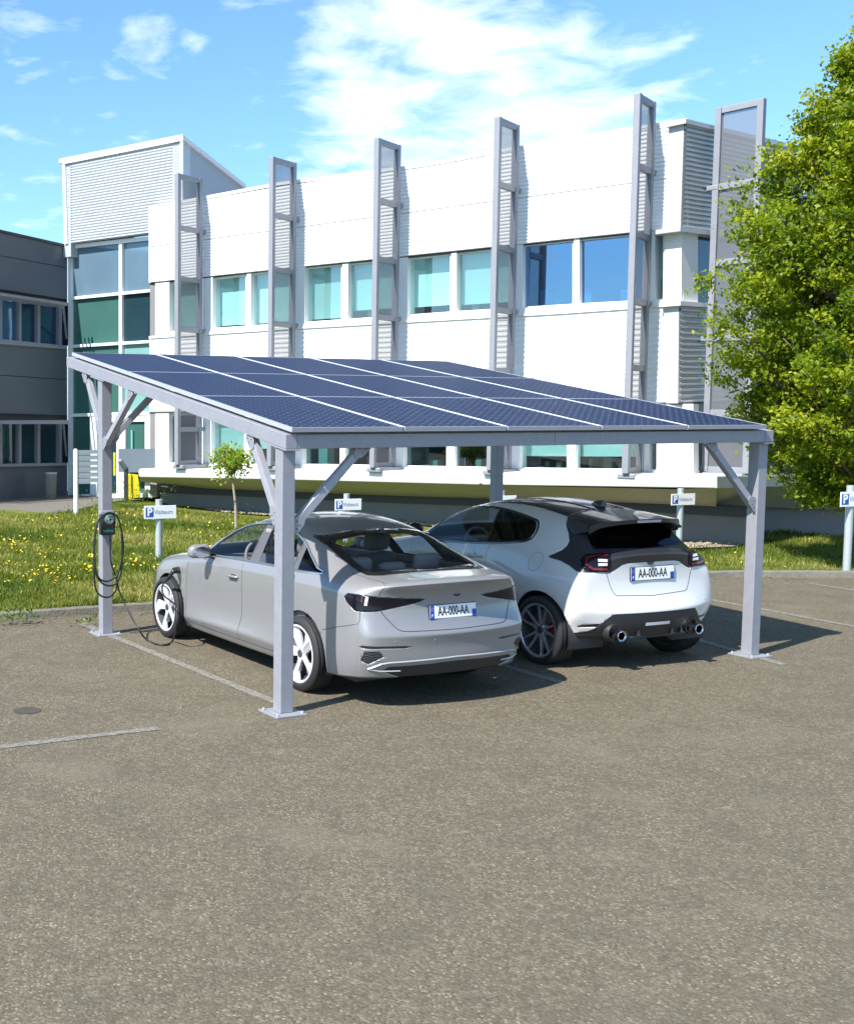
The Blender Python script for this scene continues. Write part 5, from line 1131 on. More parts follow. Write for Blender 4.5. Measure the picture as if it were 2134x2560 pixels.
ff, = HBb.cut([(-.55,1.125),(0,1.14),(.55,1.125),(.40,1.39),(0,1.43),(-.40,1.39)], d=(0, 1, 0), ax=((1, 0, 0), (0, 0, 1)), lim=lambda c: c.y > 1.1 and c.z > 1.05, both=False); part(HB, HBb, HBb.take(ff), 'windscreen', CGLASS)
arch(HB, HBb, 2.56, .322, .368, .5); arch(HB, HBb, .0, .322, .372, .5)
g, = HBb.cut([(-.535,1.108),(0,1.10),(.535,1.108),(.49,1.345),(-.49,1.345)], **REAR, lim=lambda c: c.y < .0 and c.z > 1.05, both=False); part(HB, HBb, HBb.take(g), 'rear_window', CDARK)
HL = [ld(-.50,-.51,1.066), ld(-.60,-.47,1.062), ld(-.69,-.40,1.055), ld(-.722,-.36,1.01), ld(-.735,-.40,.95), ld(-.70,-.455,.925), ld(-.60,-.49,.914), ld(-.53,-.505,.914), ld(-.505,-.51,.93)]
for g in HBb.cut(HL, **LD, lim=lambda c: c.z > .85):
    lm = part(HB, HBb, HBb.take(g), 'tail_lamp', MLAMP, .02, .010); sg = -1 if lm.data.vertices[0].co.x > 0 else 1
    bm = bmn(); ribbon_on(HBb, bm, [ld(-.52,-.5,1.05), ld(-.62,-.46,1.046), ld(-.685,-.42,1.03), ld(-.70,-.42,.975), ld(-.66,-.46,.94), ld(-.53,-.505,.932)], LD['d'], LD['ax'], .018, lift=.0125, sg=sg); obj('lamp_strip', bm, MLRED, lm)
    for z in (1.012, .978):
        bm = bmn(); ribbon_on(HBb, bm, [ld(-.535,-.5,z), ld(-.575,-.49,z), ld(-.615,-.47,z)], LD['d'], LD['ax'], .024, lift=.0135, sg=sg); obj('lamp_strip', bm, MLWH, lm)
# black tail trim: pillar and spear on the flanks, band across the gate
BS = [(.10,1.43),(.085,1.36),(.035,1.30),(-.06,1.225),(-.115,1.165),(-.125,1.12),(-.10,1.075),(-.02,1.028),(.01,1.012),(-.02,1.0),(-.16,.985),(-.27,.955),(-.36,.918),(-.40,.914),(-.40,1.5)]
for g in HBb.cut(BS, **SIDE, lim=lambda c: c.z > .88 and c.y < .12): part(HB, HBb, HBb.take(g), 'tail_trim', PBLK, .006, .001)
BR = [(-.95,.912),(-.60,.908),(-.47,.900),(-.40,.932),(-.34,.968),(-.27,.980),(.27,.980),(.34,.968),(.40,.932),(.47,.900),(.60,.908),(.95,.912),(.95,1.5),(-.95,1.5)]
g, = HBb.cut(BR, **REAR, lim=lambda c: c.z > .87 and c.y < float(np.interp(c.z, [.90, .918, .955, .985, 1.0, 1.012, 1.028, 1.075, 1.12, 1.165, 1.225, 1.30, 1.36, 1.43], [-.42, -.36, -.27, -.16, -.02, .01, -.02, -.10, -.125, -.115, -.06, .035, .085, .10])), both=False); part(HB, HBb, HBb.take(g), 'tail_trim', PBLK, .006, .001)
RF = [(-.475,-.2),(-.465,.10),(-.432,.45),(-.415,.80),(-.42,1.15),(-.43,1.30),(-.25,1.40),(0,1.42),(.25,1.40),(.43,1.30),(.42,1.15),(.415,.80),(.432,.45),(.465,.10),(.475,-.2)]
g, = HBb.cut(RF, **TOP, lim=lambda c: c.z > 1.28, both=False); part(HB, HBb, HBb.take(g), 'roof_panel', PBLK, .006, .001)
HD = [(-.86,.335),(-.68,.375),(-.64,.395),(-.50,.525),(-.47,.532),(.47,.532),(.50,.525),(.64,.395),(.68,.375),(.86,.335),(.86,.20),(-.86,.20)]
g, = HBb.cut(HD, **REAR, lim=lambda c: c.y < -.15 and c.z < .6, both=False); dif = part(HB, HBb, HBb.take(g), 'diffuser', MPLA, .02, -.003)
for g in HBb.cut([(-.75,.345),(-.05,.30),(-.05,.18),(-.75,.18)], **SIDE, lim=lambda c: c.z < .36 and c.y < -.3): part(HB, HBb, HBb.take(g), 'bumper_skirt', MPLA, .01)
HV = [ld(-.80,-.44,.405), ld(-.79,-.46,.432), ld(-.66,-.56,.446), ld(-.635,-.565,.438), ld(-.665,-.555,.412)]
for g in HBb.cut(HV, **LD, lim=lambda c: c.z < .5): part(HB, HBb, HBb.take(g), 'air_vent', MGLO, .01, -.008)
bm = bmn(); ribbon_on(HBb, bm, [(-.145,.425),(.145,.425)], REAR['d'], REAR['ax'], .030, lift=.003); obj('fog_lamp', bm, MLWH, dif)
for x in (-.33, -.20, .20, .33):
    h = HBb.hit((x, 0, .36), (0, -1, 0)); c = h[0]; bm = bmn(); prism(bm, [c+V((-.007, .02, .055)), c+V((-.007, -.022, -.045)), c+V((-.007, .02, -.05))], V((.014, 0, 0)))
    obj('diffuser_fin', bm, MPLA, dif)
for sg in (-1, 1):
    M = Matrix.Translation((sg*.465, -.46, .345)) @ Matrix.Rotation(PI/2, 4, 'X'); bm = bmn(); lathe(bm, [(.044, -.02), (.044, .15), (.049, .165), (.050, .175), (.046, .179), (.036, .172), (.033, .15), (.033, .03), (0, .03)], 32, M); ex = obj('exhaust_tip', bm, MCHR, HB, smooth=True, auto=40)
    bm = bmn(); lathe(bm, [(0, .04), (.0325, .04), (.0325, .148)], 24, M); obj('exhaust_bore', bm, MGLO, ex)
    bm = bmn(); lathe(bm, [(.085, -.02), (.083, .07), (.074, .088), (.062, .08), (.058, -.02)], 28, Matrix.Translation((sg*.465, -.46, .362)) @ Matrix.Rotation(PI/2, 4, 'X')); obj('exhaust_shroud', bm, MPLA, dif, smooth=True, auto=45)
bm = bmn(); tube(bm, [(-.40, -.52, .30), (.40, -.52, .30)], .018, 8); obj('underbody_bar', bm, MHUB, HB)
# roof spoiler
bm = bmn(); N = 14; U1, U2, L1, L2 = [], [], [], []
for i in range(N+1):
    t = -1+2*i/N; x = .545*t; k = abs(t)
    yl = -.45+.17*k**3; zl = 1.372-.035*k**2.5-(.03 if k > .95 else 0); yr = .06-.03*k; zr_ = 1.425-.055*k*k-(.03 if k > .95 else 0)
    U1.append(bm.verts.new((x*.94, yr, zr_+.004))); U2.append(bm.verts.new((x, yl, zl))); L2.append(bm.verts.new((x, yl+.012, zl-.036-.038*k**4))); L1.append(bm.verts.new((x*.97, -.12+.03*k, zl-.048-.055*k**3)))
for A, B_ in ((U1, U2), (U2, L2), (L2, L1)):
    for i in range(N): bm.faces.new((A[i], A[i+1], B_[i+1], B_[i]))
sp = obj('rear_spoiler', bm, PBLK, HB, smooth=True, auto=50)
for sg in (-1, 1):
    bm = bmn(); pts = [V((sg*.512, .06, 1.375)), V((sg*.545, -.25, 1.318)), V((sg*.575, -.30, 1.262)), V((sg*.59, -.12, 1.225)), V((sg*.545, .02, 1.30))]; prism(bm, pts, V((-sg*.03, 0, -.004))); obj('spoiler_end', bm, PBLK, sp, bevel=.012)
bm = bmn(); box(bm, (-.14, -.452, 1.338), (.14, -.440, 1.362)); obj('brake_light', bm, pm('brake_light_lens', (.42, .40, .40), .2) , sp, bevel=.002)
# shut lines, fuel flap, window seal
for P_ in ([(.835,1.05),(.855,.93),(.86,.80),(.87,.55),(.90,.36),(.95,.27)], [(2.12,.98),(2.14,.80),(2.17,.50),(2.15,.28)]): gap2(HB, HBb, smooth2(P_, 4), SIDE, .0045, MGAPW)
gap2(HB, HBb, [(.95,.27),(2.15,.27)], SIDE, .004, MGAP)
gap2(HB, HBb, [(-.515,.90),(-.50,.86),(-.47,.77),(-.44,.71),(-.41,.69),(0,.672),(.41,.69),(.44,.71),(.47,.77),(.50,.86),(.515,.90)], REAR, .0055, MGAP, both=False)
gap2(HB, HBb, circ(.135, .95, .085, 36), SIDE, .004, MGAPW, 'fuel_flap', both=False, close=True)
gap2(HB, HBb, HWIN, SIDE, .032, MGLO, 'window_seal', lift=.002, close=True, th=.005); gap2(HB, HBb, [(.905,1.05),(1.02,1.36)], SIDE, .03, MGLO, 'window_seal', lift=.003)
finish_body(HB, HBb, PWHT)
for sg in (-1, 1):
    y, z = 1.05, .905; h = HBb.hit((0, y, z), (sg, 0, 0)); bm = bmn(); tube(bm, spline([h[0]+V((-sg*.004, .135, -.006)), h[0]+V((sg*.03, .11, -.005)), h[0]+V((sg*.034, 0, 0)), h[0]+V((sg*.03, -.11, .005)), h[0]+V((-sg*.004, -.135, .006))], 4), .013, 8); hd = obj('door_handle', bm, PWHT, HB, smooth=True)
    bm = bmn(); lathe(bm, [(0, .002), (.9, .002), (1, 0)], 24, Matrix.Translation(h[0]+V((sg*.001, .03, 0))) @ Matrix.Rotation(sg*PI/2, 4, 'Y') @ Matrix.Diagonal((.05, .07, 1, 1))); obj('recess', bm, PWHT, hd, smooth=True)
    b2 = bmn(); bmesh.ops.create_icosphere(b2, subdivisions=3, radius=1)
    for v in b2.verts: v.co = V((v.co.x*.10, v.co.y*(.08 if v.co.y > 0 else .035), v.co.z*.075))
    b2.transform(Matrix.Translation((sg*.925, 1.90, 1.10))); mi = obj('door_mirror', b2, PBLK, HB, smooth=True)
    bm = bmn(); tube(bm, [(sg*.76, 1.90, 1.03), (sg*.84, 1.90, 1.05), (sg*.90, 1.89, 1.07)], [.03, .025, .025], 8); obj('mirror_foot', bm, MGLO, mi)
for x in (-.62, -.22, .25, .66):
    h = HBb.hit((x, 0, .60), (0, -1, 0)); bm = bmn(); lathe(bm, [(0, .0015), (.010, .0015), (.0115, 0)], 16, frame_mat(h[0], (1, 0, 0), (0, 0, 1))); obj('parking_sensor', bm, PWHT, HB, smooth=True)
h = HBb.hit((.01, 0, .877), (0, -1, 0)); plate(HB, h[0]+V((0, -.012, 0)), (0, -1, .04), .515, .118, 0)
h = HBb.hit((-.02, 0, .968), (0, -1, 0)); bm = bmn(); prism(bm, [h[0]+V((-.05, -.004, .02)), h[0]+V((.05, -.004, .02)), h[0]+V((.02, -.018, -.012)), h[0]+V((-.02, -.018, -.012))], V((0, .03, 0))); obj('gate_camera', bm, MPLA, HB, bevel=.003)
h = HBb.hit((0, .22, 0), (0, 0, 1)); z0 = h[0].z-.006; bm = bmn(); pr = [(.10, 0, .0), (.02, .0, .045), (-.06, .0, .06), (-.085, 0, .055), (-.09, 0, 0)]
A = [[bm.verts.new((sx*w_*(1 if zz3 < .01 else .35), .22+y_, z0+zz3)) for (y_, _, zz3), w_ in zip(pr, (.012, .03, .04, .04, .045))] for sx in (-1, 1)]
for i in range(4): bm.faces.new((A[0][i], A[0][i+1], A[1][i+1], A[1][i]))
bm.faces.new(A[0]); bm.faces.new(A[1][::-1]); obj('antenna', bm, PBLK, HB, bevel=.004)
for sx in (-.17, .17):
    P_ = []
    bm = bmn()
    ribbon_on(HBb, bm, [(sx, .05), (sx*1.03, .5), (sx*1.05, 1.2)], TOP['d'], TOP['ax'], .02, lift=.003, th=.006); obj('roof_rib', bm, PBLK, HB, smooth=True)
for x, y in ((-.775, 2.56), (.775, 2.56), (-.775, .0), (.775, .0)): wheel(HB, (x, y, .322), .322, .225, .250, spokes_slim, MGUN, disc=-1.35 if x < 0 else -1.75)
bm = bmn(); box(bm, (-.70, -.25, .22), (.70, 3.0, .28)); obj('underbody', bm, MHUB, HB)
# cabin
ybox(HB, 'cabin_floor', MCAB, (-.74, -.3, .27), (.74, 2.2, .36), .02); ybox(HB, 'dashboard', MCAB, (-.70, 1.66, .6), (.70, 2.12, 1.0), .07)
for sg in (-1, 1): ybox(HB, 'door_card', MCAB, (sg*.745-.025, .45, .33), (sg*.745+.025, 1.95, .94), .02)
for x in (-.34, .34): seat(HB, x, 1.05, .42, .48, .60, .26)
bm = bmn(); rbox(bm, (-.60, -.08, 0), (.60, .07, .55), .06, 3, Matrix.Translation((0, .12, .5)) @ Matrix.Rotation(.28, 4, 'X')); obj('rear_backrest', bm, MSEAT, HB, smooth=True, auto=50)
bm = bmn(); M = Matrix.Translation((-.34, 1.56, .96)) @ Matrix.Rotation(PI/2-.4, 4, 'X'); tube(bm, [M @ V((.17*math.cos(2*PI*k/32), .17*math.sin(2*PI*k/32), 0)) for k in range(33)], .016, 8, cap=False)
for a in (0, PI, -PI/2): bar(bm, M @ V((.03*math.cos(a), .03*math.sin(a), 0)), M @ V((.165*math.cos(a), .165*math.sin(a), 0)), .035, .016, up=V((0, 0, 1)))
lathe(bm, [(0, .02), (.05, .015), (.06, -.01)], 20, M); obj('steering_wheel', bm, MSEAT, HB, smooth=True, auto=50)
bm = bmn(); box(bm, (-.02, 1.63, .90), (.24, 1.65, 1.05)); sc_ = obj('dash_screen', bm, MGLO, HB, bevel=.006)
for k, c in enumerate(((.05, .4, .12), (.45, .15, .2), (.2, .25, .4), (.5, .1, .12))):
    m_ = pm('screen_icon', c, .4); bm = bmn(); x = .005+.055*(k % 3+.2); z = 1.0-.06*(k//3); box(bm, (x, 1.627, z), (x+.03, 1.6295, z+.03)); obj('screen_icon', bm, m_, sc_)
# ================================================================ signs and small street furniture
MSIGN = pm('sign_white', (.82, .82, .83), .35, coat=.2); MBLUEP = pm('sign_blue', (.02, .09, .36), .35); MTXT = pm('sign_lettering', (.28, .31, .40), .5); MPOST = pm('sign_post_zinc', (.42, .46, .47), .5, metal=.3, noise=.12, nscale=18)
def visitor_sign(base, zt, zb, w, yaw, lean, label, ptop=.09, pw=.055):
    t = empty('parking_sign', base, yaw, label, 'sign', 'visitor parking signs along the lawn')
    zc = (zt+zb)/2; h = zt-zb; bm = bmn(); tube(bm, [V((0, .035, -.4)), V((0, .035, zt+ptop))], pw, 16); o = obj('post', bm, MPOST, t, smooth=True, auto=50)
    bm = bmn(); box(bm, (-w/2, -.030, zb), (w/2, -.022, zt)); pl = obj('plate', bm, MSIGN, t, bevel=.003)
    y = -.0305; q = h*.72; x0 = -w/2+.05*w; bm = bmn(); box(bm, (x0, y-.001, zc-q/2), (x0+q*.86, y+.0004, zc+q/2)); obj('symbol_panel', bm, MBLUEP, pl)
    bm = text_bm('P', q*1.12, frame_mat(V((x0+q*.43, y-.0016, zc)), (1, 0, 0), (0, 0, 1)), .0004, 1., bold=.006); obj('symbol', bm, MSIGN, pl)
    bm = text_bm('Visiteurs', h*.46, frame_mat(V((x0+q*.93, y-.0008, zc)), (1, 0, 0), (0, 0, 1)), .0004, .92, align='LEFT', bold=.0015); obj('lettering', bm, MTXT, pl)
    bm = bmn()
    for s in (-.02, .02): box(bm, (s-.008, -.024, zc-.02), (s+.008, .03, zc+.02))
    obj('clamp', bm, MPOST, t); t.rotation_euler = (0, lean, yaw); return t
def sgn(x, depthy, label, wpx, ytop, ybot, yaw, lean=0, **k):
    """x: pixel column of the post, wpx: pixel width of the plate; the stand distance follows from the .5 m plate"""
    dep = depthy; r = ray(x, 1280); p = CAM+r*dep; p.z = .05
    n_ = V((math.sin(yaw), -math.cos(yaw), 0))
    zt = hit(x, ytop, n_, p).z; zb = hit(x, ybot, n_, p).z; visitor_sign(p, zt-.05, zb-.05, wpx*dep/F_/math.cos(yaw), yaw, lean, label, **k)
sgn(399, 18.3, 'white P Visiteurs sign on a zinc post in front of the sedan bonnet', 80, 1263.5, 1296.5, .33, .0)
sgn(868, 21.2, 'white P Visiteurs sign seen above the roof of the silver sedan', 70, 1247, 1275.5, .33)
sgn(1256, 21.6, 'white parking sign half hidden behind the right rear carport post', 70, 1239, 1268, .33)
sgn(1703, 20.9, 'white parking sign on a zinc post right of the black roofed hatchback', 70, 1234, 1262.5, .33)
sgn(2128, 17.2, 'sunlit white parking sign at the right edge under the big tree', 84, 1229, 1266, .33)
# directory board by the path
b0 = gnd(190, 1289, ZP); t = empty('directory_board', b0, .25, 'translucent grey directory board with white slats on a white post beside the path', 'sign')
def dpx(x, y): 
    p = hit(x, y, V((math.sin(.25), -math.cos(.25), 0)), b0)-b0; return V((p.x*math.cos(.25)+p.y*math.sin(.25), 0, p.z))
bm = bmn(); top_ = dpx(190, 1122).z; tube(bm, [(0, 0, -.1), (0, 0, top_-.04), (0, 0, top_)], [.055, .055, .03], 14); obj('post', bm, MSIGN, t, smooth=True, auto=50)
bm = bmn(); tube(bm, [V((dpx(262, 1200).x, 0, -.1)), V((dpx(262, 1200).x, 0, top_))], .055, 14); obj('post', bm, MSIGN, t, smooth=True, auto=50)
MACR = glass_mat('acrylic', (.55, .62, .62), .12, .08); bx0, bx1 = dpx(196, 1200).x, dpx(259, 1200).x
for i in range(6):
    y0 = dpx(220, 1125+i*14.2).z; y1 = dpx(220, 1125+(i+1)*14.2-1.2).z; bm = bmn(); box(bm, (bx0, -.03, y1), (bx1, -.02, y0)); pl = obj('board_slat', bm, pm('slat_grey', (.27, .30, .31), .3, noise=.1) if 'slat_grey' not in bpy.data.materials else bpy.data.materials['slat_grey'], t)
    bm = bmn(); a, b = dpx(226, 1200).x, dpx(243, 1200).x; box(bm, (a, -.034, y1-.01), (b, -.031, y1+.035)); obj('name_strip', bm, MSIGN, pl)
    bm = bmn(); 
    for k in range(7 if i < 2 else 3): a = bx0+.05+.055*k; box(bm, (a, -.033, (y0+y1)/2-.03), (a+.03, -.031, (y0+y1)/2+.03))
    obj('lettering', bm, MTXT, pl)
# concrete litter bin, intercom post, yellow post
p = gnd(127, 1246, ZP); t = empty('litter_bin', p, 0, 'tapered grey concrete litter bin against the dark wing', 'bin'); s = F_/p.length
bm = bmn(); lathe(bm, [(0, 0), (.135, 0), (.155, .1), (.17, .62), (.165, .70), (.12, .715), (.11, .66), (0, .64)], 28); bm.transform(Matrix.Diagonal((1, 1, 1.02, 1))); obj('body', bm, pm('bin_concrete', (.20, .185, .155), .85, noise=.2, nscale=14, bump=.3), t, smooth=True, auto=45)
bm = bmn(); lathe(bm, [(.172, .68), (.178, .70), (.176, .73), (.15, .735)], 28); obj('rim', bm, MPOST, t, smooth=True)
p = gnd(315, 1254, ZP); t = empty('intercom_post', p, .3, 'slim dark intercom post with a slanted head in front of the glass entrance', 'post')
bm = bmn(); box(bm, (-.055, -.05, -.1), (.055, .05, .92)); obj('post', bm, MDARK2, t, bevel=.01)
bm = bmn(); bar(bm, (-.02, -.02, .88), (-.2, -.1, 1.12), .12, .1); obj('reader_head', bm, MGREY, t, bevel=.015)
p = Tp(324, 1236, .5); p.z = ZP; t = empty('yellow_bollard', p, 0, 'bright yellow post with a yellow side flap by the entrance doors', 'bollard')
MYEL = pm('safety_yellow', (.70, .58, .01), .5, noise=.1)
bm = bmn(); box(bm, (-.05, -.05, 0), (.05, .05, .72)); obj('post', bm, MYEL, t, bevel=.02)
bm = bmn(); prism(bm, [V((.06, 0, .05)), V((.30, 0, .10)), V((.22, 0, .70)), V((.06, 0, .72))], V((0, .03, 0))); obj('flap', bm, MYEL, t)
p = Tp(286, 1160, .35); t = empty('yellow_notice', p, 0, 'narrow yellow strip notice fixed beside the entrance door', 'notice'); bm = bmn(); box(bm, (-.03, -.02, -.32), (.03, .02, .32)); obj('strip', bm, MYEL, t, bevel=.005)
# ================================================================ plants
def leaf_mat(name, stops, trans=.35):
    m, n, l, b = new_mat(name); a = n.new('ShaderNodeAttribute'); a.attribute_name = 'vary'; r = n.new('ShaderNodeValToRGB'); l.new(a.outputs['Fac'], r.inputs[0]); e = r.color_ramp.elements
    e[0].position = stops[0][0]; e[0].color = (*stops[0][1], 1); e[1].position = stops[-1][0]; e[1].color = (*stops[-1][1], 1)
    for p, c in stops[1:-1]: x = e.new(p); x.color = (*c, 1)
    l.new(r.outputs[0], b.inputs['Base Color']); b.inputs['Roughness'].default_value = .5; b.inputs['Specular IOR Level'].default_value = .3
    t = n.new('ShaderNodeBsdfTranslucent'); g = n.new('ShaderNodeMix'); g.data_type = 'RGBA'; g.blend_type = 'MULTIPLY'; g.inputs[0].default_value = 1; l.new(r.outputs[0], g.inputs[6]); g.inputs[7].default_value = (1.5, 1.5, .6, 1); l.new(g.outputs[2], t.inputs[0])
    mx = n.new('ShaderNodeMixShader'); mx.inputs[0].default_value = trans; l.new(b.outputs[0], mx.inputs[1]); l.new(t.outputs[0], mx.inputs[2]); l.new(mx.outputs[0], n['Material Output'].inputs[0]); return m
MBARK = pm('bark', (.12, .09, .065), .95, noise=.4, nscale=12, bump=.6, bscale=25)
def leaves(name, C, N, size, par, mat, vary, aspect=.55):
    """C: centres (n,3), N: rough outward/up normals; one bent leaf (two quads) per centre"""
    n = len(C); d = NR.normal(size=(n, 3)); d[:, 2] -= .35; d /= np.linalg.norm(d, axis=1, keepdims=True)
    nn = N+NR.normal(size=(n, 3))*.55; nn /= np.linalg.norm(nn, axis=1, keepdims=True)
    s = np.cross(d, nn); s /= np.linalg.norm(s, axis=1, keepdims=True)+1e-9; nn = np.cross(s, d)
    L = (size*NR.uniform(.7, 1.3, n))[:, None]; w = L*aspect*.5
    a = C-d*L*.5; m = C+nn*L*.10; b = C+d*L*.5
    v = np.stack([a, C+s*w, b, C-s*w, m], 1).reshape(-1, 3); i = np.arange(n)[:, None]*5
    f = np.concatenate([i+np.array([[0, 1, 4]]), i+np.array([[1, 2, 4]]), i+np.array([[2, 3, 4]]), i+np.array([[3, 0, 4]])], 1).reshape(-1, 3)
    f = np.concatenate([i+np.array([[0, 1, 2]]), i+np.array([[0, 2, 3]])], 1).reshape(-1, 3)
    o = raw_mesh(name, v, f, [mat], par, tri=True, attr=np.repeat(vary, 2)); return o
MLEAF = leaf_mat('hornbeam_leaf', [(0, (.050, .098, .006)), (.35, (.14, .205, .009)), (.7, (.25, .305, .013)), (1, (.40, .40, .03))], .45)
def big_tree():
    base = V((11.55, 18.6, .1)); t = empty('broadleaf_tree', base, 0, 'tall dense yellow green hornbeam filling the right edge of the picture', 'tree')
    bm = bmn(); tube(bm, spline([(0, 0, -.2), (.03, 0, 1.2), (-.02, .02, 3.2), (.05, 0, 5.2), (0, 0, 7.6)], 6), [.2-.18*i/24 for i in range(25)], 10); obj('trunk', bm, MBARK, t, smooth=True)
    def rad_at(z): # crown radius by height: broad low down, a steep cone above
        zz = [.6, 1.2, 2.05, 2.9, 3.6, 4.4, 5.2, 6.0, 6.8, 7.4, 7.9, 8.4, 8.8]; rr = [.9, 1.5, 2.15, 2.5, 2.6, 2.50, 2.24, 1.84, 1.45, 1.12, .80, .42, .1]
        return float(np.interp(z, zz, rr))
    limbs = bmn(); C = []; N = []; Vy = []
    for k in range(1500):
        z = .8+7.7*R.random()**1.0; a = R.random()*2*PI; lob = 1+.10*math.sin(3*a+z*1.1)+.12*math.sin(5*a-1.9*z)+.07*math.sin(9*a+3.1*z)
        rr = rad_at(z)*lob; q = R.random()**.33; tip = V((math.cos(a)*rr*q, math.sin(a)*rr*q, z+R.uniform(-.1, .25)))
        st = V((0, 0, max(.8, z-.45*rr*q-.3))); mid = st.lerp(tip, .55)-Z*.06*rr
        if k % 3 == 0: tube(limbs, spline([st, mid, tip], 3), [.045*(1-.13*i) for i in range(7)], 5)
        # sprays: short leafy shoots leaving the limb
        dr = (tip-mid).normalized(); tone = R.gauss(.5, .17)
        for s_ in range(5):
            d2 = (dr+V((R.gauss(0, .5), R.gauss(0, .5), R.gauss(.18, .35)))).normalized(); L = R.uniform(.2, .5); o = tip-dr*R.uniform(0, .9)*min(1, rr*.4)
            m = R.randint(26, 42); tt = NR.random(m)
            P = np.array(o)[None]+np.array(d2)[None]*(tt*L)[:, None]+NR.normal(size=(m, 3))*np.array([.085, .085, .05])-np.array([0, 0, .12])[None]*(tt**2)[:, None]
            C.append(P); N.append(np.tile(np.array([d2.x*.5+.1, d2.y*.5, .9]), (m, 1))); Vy.append(np.clip(NR.normal(tone, .14, m)+.12*(tt-.5), 0, 1))
    C = np.concatenate(C); N = np.concatenate(N); Vy = np.concatenate(Vy)
    leaves('crown', C, N, .078, t, MLEAF, Vy, .62); obj('limb', limbs, MBARK, t, smooth=True)
big_tree()
MLEAF2 = leaf_mat('sapling_leaf', [(0, (.12, .20, .015)), (.5, (.25, .34, .03)), (1, (.42, .46, .06))], .45)
def sapling():
    b = gnd(590, 1312, .16); t = empty('sapling', b, 0, 'thin young tree with a small bright green crown in front of the white slab', 'tree'); bt = hit(579, 1184, NF, b)-b; bt = V((bt.x, bt.y, bt.z))
    bm = bmn(); tube(bm, spline([(0, 0, -.1), bt*.4+V((.02, 0, 0)), bt], 5), [.032-.0014*i for i in range(11)], 8)
    C = []; N = []; Vy = []
    for x, y in ((545, 1150), (532, 1152), (560, 1140), (572, 1128), (583, 1130), (598, 1140), (606, 1133), (596, 1160), (612, 1158), (590, 1170), (566, 1163), (552, 1168), (575, 1148), (590, 1150), (573, 1184), (610, 1146)):
        for k in range(3):
            p = hit(x+R.uniform(-8, 8), y+R.uniform(-7, 7), NF, b)-b; p += NF*R.uniform(-.32, .32); tube(bm, [bt*.97, bt.lerp(p, .5)+Z*.03, p], [.012, .009, .004], 5)
            m = 20; P = np.array(p)[None]+NR.normal(size=(m, 3))*np.array([.09, .09, .075]); C.append(P); N.append(np.tile([0, 0, 1.], (m, 1))); Vy.append(NR.random(m))
    obj('trunk', bm, pm('young_bark', (.30, .25, .17), .9, noise=.2), t, smooth=True); leaves('crown', np.concatenate(C), np.concatenate(N), .085, t, MLEAF2, np.concatenate(Vy), .6)
sapling()
# ---- grass: blades over the lawn, one mass; patches, dry areas, weeds along the kerb
def lawn_points(n, jmin=0., jpow=1.0):
    i = NR.random(n)*(len(inner)-1.001); k = i.astype(int); f = (i-k)[:, None]; A = np.array([tuple(p) for p in inner]); B = np.array([tuple(p) for p in far])
    a = A[k]*(1-f)+A[k+1]*f; b = B[k]*(1-f)+B[k+1]*f; t = (jmin+(1-jmin)*NR.random(n)**jpow)[:, None]; P = a*(1-t)+b*t
    return P
def inframe(P, m=60):
    q = P-np.array(CAM)[None]; zc_ = q[:, 1]*_c-q[:, 2]*_s; yc = -q[:, 1]*_s-q[:, 2]*_c; x = CX+F_*q[:, 0]/zc_; y = CY+F_*yc/zc_
    k = (P-np.array(FP)[None])@np.array(NF)
    Q = (P-np.array(pa[0])[None]); 
    return (x > -m) & (x < 2134+m) & (zc_ > 1) & ((k > .95) | ((P-np.array(EP2)[None])@np.array(NE) > -1.2))
pathpoly = [(p.x, p.y) for p in pa]
def inpoly(P, poly):
    x, y = P[:, 0], P[:, 1]; c = np.zeros(len(P), bool); n = len(poly)
    for i in range(n):
        (x1, y1), (x2, y2) = poly[i], poly[(i+1) % n]; e = ((y1 > y) != (y2 > y)) & (x < (x2-x1)*(y-y1)/(y2-y1+1e-12)+x1); c ^= e
    return c
gpoly = [(p.x, p.y) for p in ga]
def field(P, s, ph=0.): return (np.sin(P[:, 0]*s+1.3+ph)*np.sin(P[:, 1]*s*1.1-.7+ph)+.6*np.sin(P[:, 0]*s*2.3-ph)*np.sin(P[:, 1]*s*2.1+2+ph)+.4*np.sin(P[:, 0]*s*5.1+ph)*np.sin(P[:, 1]*s*4.7))/2+.5
P = lawn_points(620000, 0., 1.25); P = P[inframe(P)]; P = P[~inpoly(P, pathpoly)]; P = P[~(inpoly(P, gpoly) & (NR.random(len(P)) < .93))]
fld = field(P, .9); dens = field(P, 2.7, 1.); P = P[NR.random(len(P)) < .35+.65*dens]; fld = field(P, .9); fl2 = field(P, 3.3, 2.)
P[:, 2] = [lawn_h(x, y) for x, y in P[:, :2]]
n = len(P); hgt = NR.uniform(.035, .10, n)*(.7+.7*fl2); wd = NR.uniform(.006, .013, n); an = NR.random(n)*2*PI; ln = NR.normal(size=(n, 2))*.5
dx = np.stack([np.cos(an)*wd, np.sin(an)*wd, np.zeros(n)], 1); tp = P+np.stack([ln[:, 0]*hgt, ln[:, 1]*hgt, hgt], 1)
v = np.stack([P-dx, P+dx, tp], 1).reshape(-1, 3); f = np.arange(3*n).reshape(-1, 3); vy = np.clip(.15+.7*fld+NR.normal(0, .2, n), 0, 1)
MGR = leaf_mat('grass_blade', [(0, (.055, .095, .008)), (.4, (.115, .155, .013)), (.75, (.20, .21, .03)), (1, (.36, .32, .12))], .3)
tag(raw_mesh('grass', v, f, [MGR], tri=True, attr=vy), 'unmown green and straw coloured grass of the lawn behind the parking bays', 'grass', kind='stuff')
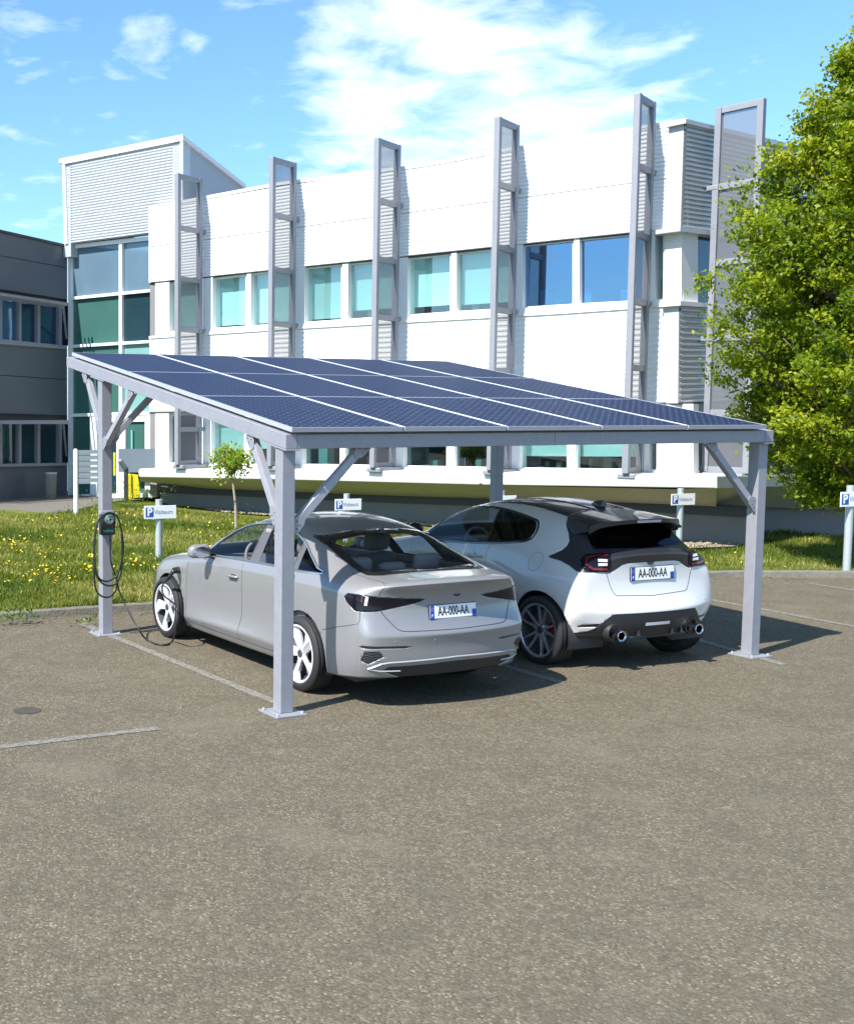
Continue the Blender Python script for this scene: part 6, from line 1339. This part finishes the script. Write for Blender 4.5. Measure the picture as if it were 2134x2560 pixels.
# yellow hawkbit flowers: small tilted rosettes on stalks
P = lawn_points(13500, .03, 1.15); P = P[inframe(P)]; P = P[~inpoly(P, pathpoly)]; P = P[NR.random(len(P)) < np.clip(field(P, 1.1, 4.)*2.2-.75, 0, 1)*np.where(P[:, 0] < 5, 1, .22)]
n = len(P); P[:, 2] = [lawn_h(x, y) for x, y in P[:, :2]]; P[:, 2] += NR.uniform(.06, .16, n); r = NR.uniform(.010, .020, n); ph = NR.random(n)*6
ang = ph[:, None]+np.arange(6)[None]*PI/3; tl = NR.normal(size=(n, 2))*.4
ring_ = np.stack([np.cos(ang)*r[:, None], np.sin(ang)*r[:, None]], 2); zz_ = (ring_*tl[:, None, :]).sum(2)+r[:, None]*.25
v = np.concatenate([P[:, None, :], P[:, None, :]+np.concatenate([ring_, zz_[:, :, None]], 2)], 1).reshape(-1, 3)
i = np.arange(n)[:, None]*7; f = np.concatenate([i+np.array([[0, 1+k, 1+(k+1) % 6]]) for k in range(6)], 1).reshape(-1, 3)
tag(raw_mesh('flowers', v, f, [pm('flower_yellow', (.62, .47, .01), .7)], tri=True), 'small yellow wild flowers scattered over the lawn', 'flowers', kind='stuff')
# leafy weeds: along the kerb and round the path bend
MWEED = leaf_mat('weed_leaf', [(0, (.03, .07, .01)), (.6, (.09, .17, .02)), (1, (.22, .26, .05))], .3)
C = []; Nn = []; Vy = []
spots = [(gnd(x, y, .05), s, k) for x, y, s, k in ((40, 1547, .16, 60), (20, 1552, .12, 40), (75, 1548, .08, 22), (215, 1555, .10, 26), (228, 1552, .06, 14), (330, 1253, .45, 240), (300, 1262, .4, 160), (350, 1262, .4, 150), (270, 1265, .35, 110), (235, 1285, .3, 60), (175, 1240, .25, 60), (107, 1244, .2, 50), (600, 1300, .2, 20))]
for p, s, k in spots:
    C.append(np.array(p)[None]+np.abs(NR.normal(size=(k, 3)))*np.array([0, 0, s*.7])+NR.normal(size=(k, 3))*np.array([s, s*.7, .01])); Nn.append(np.tile([0, 0, 1.], (k, 1))); Vy.append(NR.random(k))
tag(leaves('weeds', np.concatenate(C), np.concatenate(Nn), .055, None, MWEED, np.concatenate(Vy), .45), 'leafy weeds along the kerb and by the path bend', 'weeds', kind='stuff')
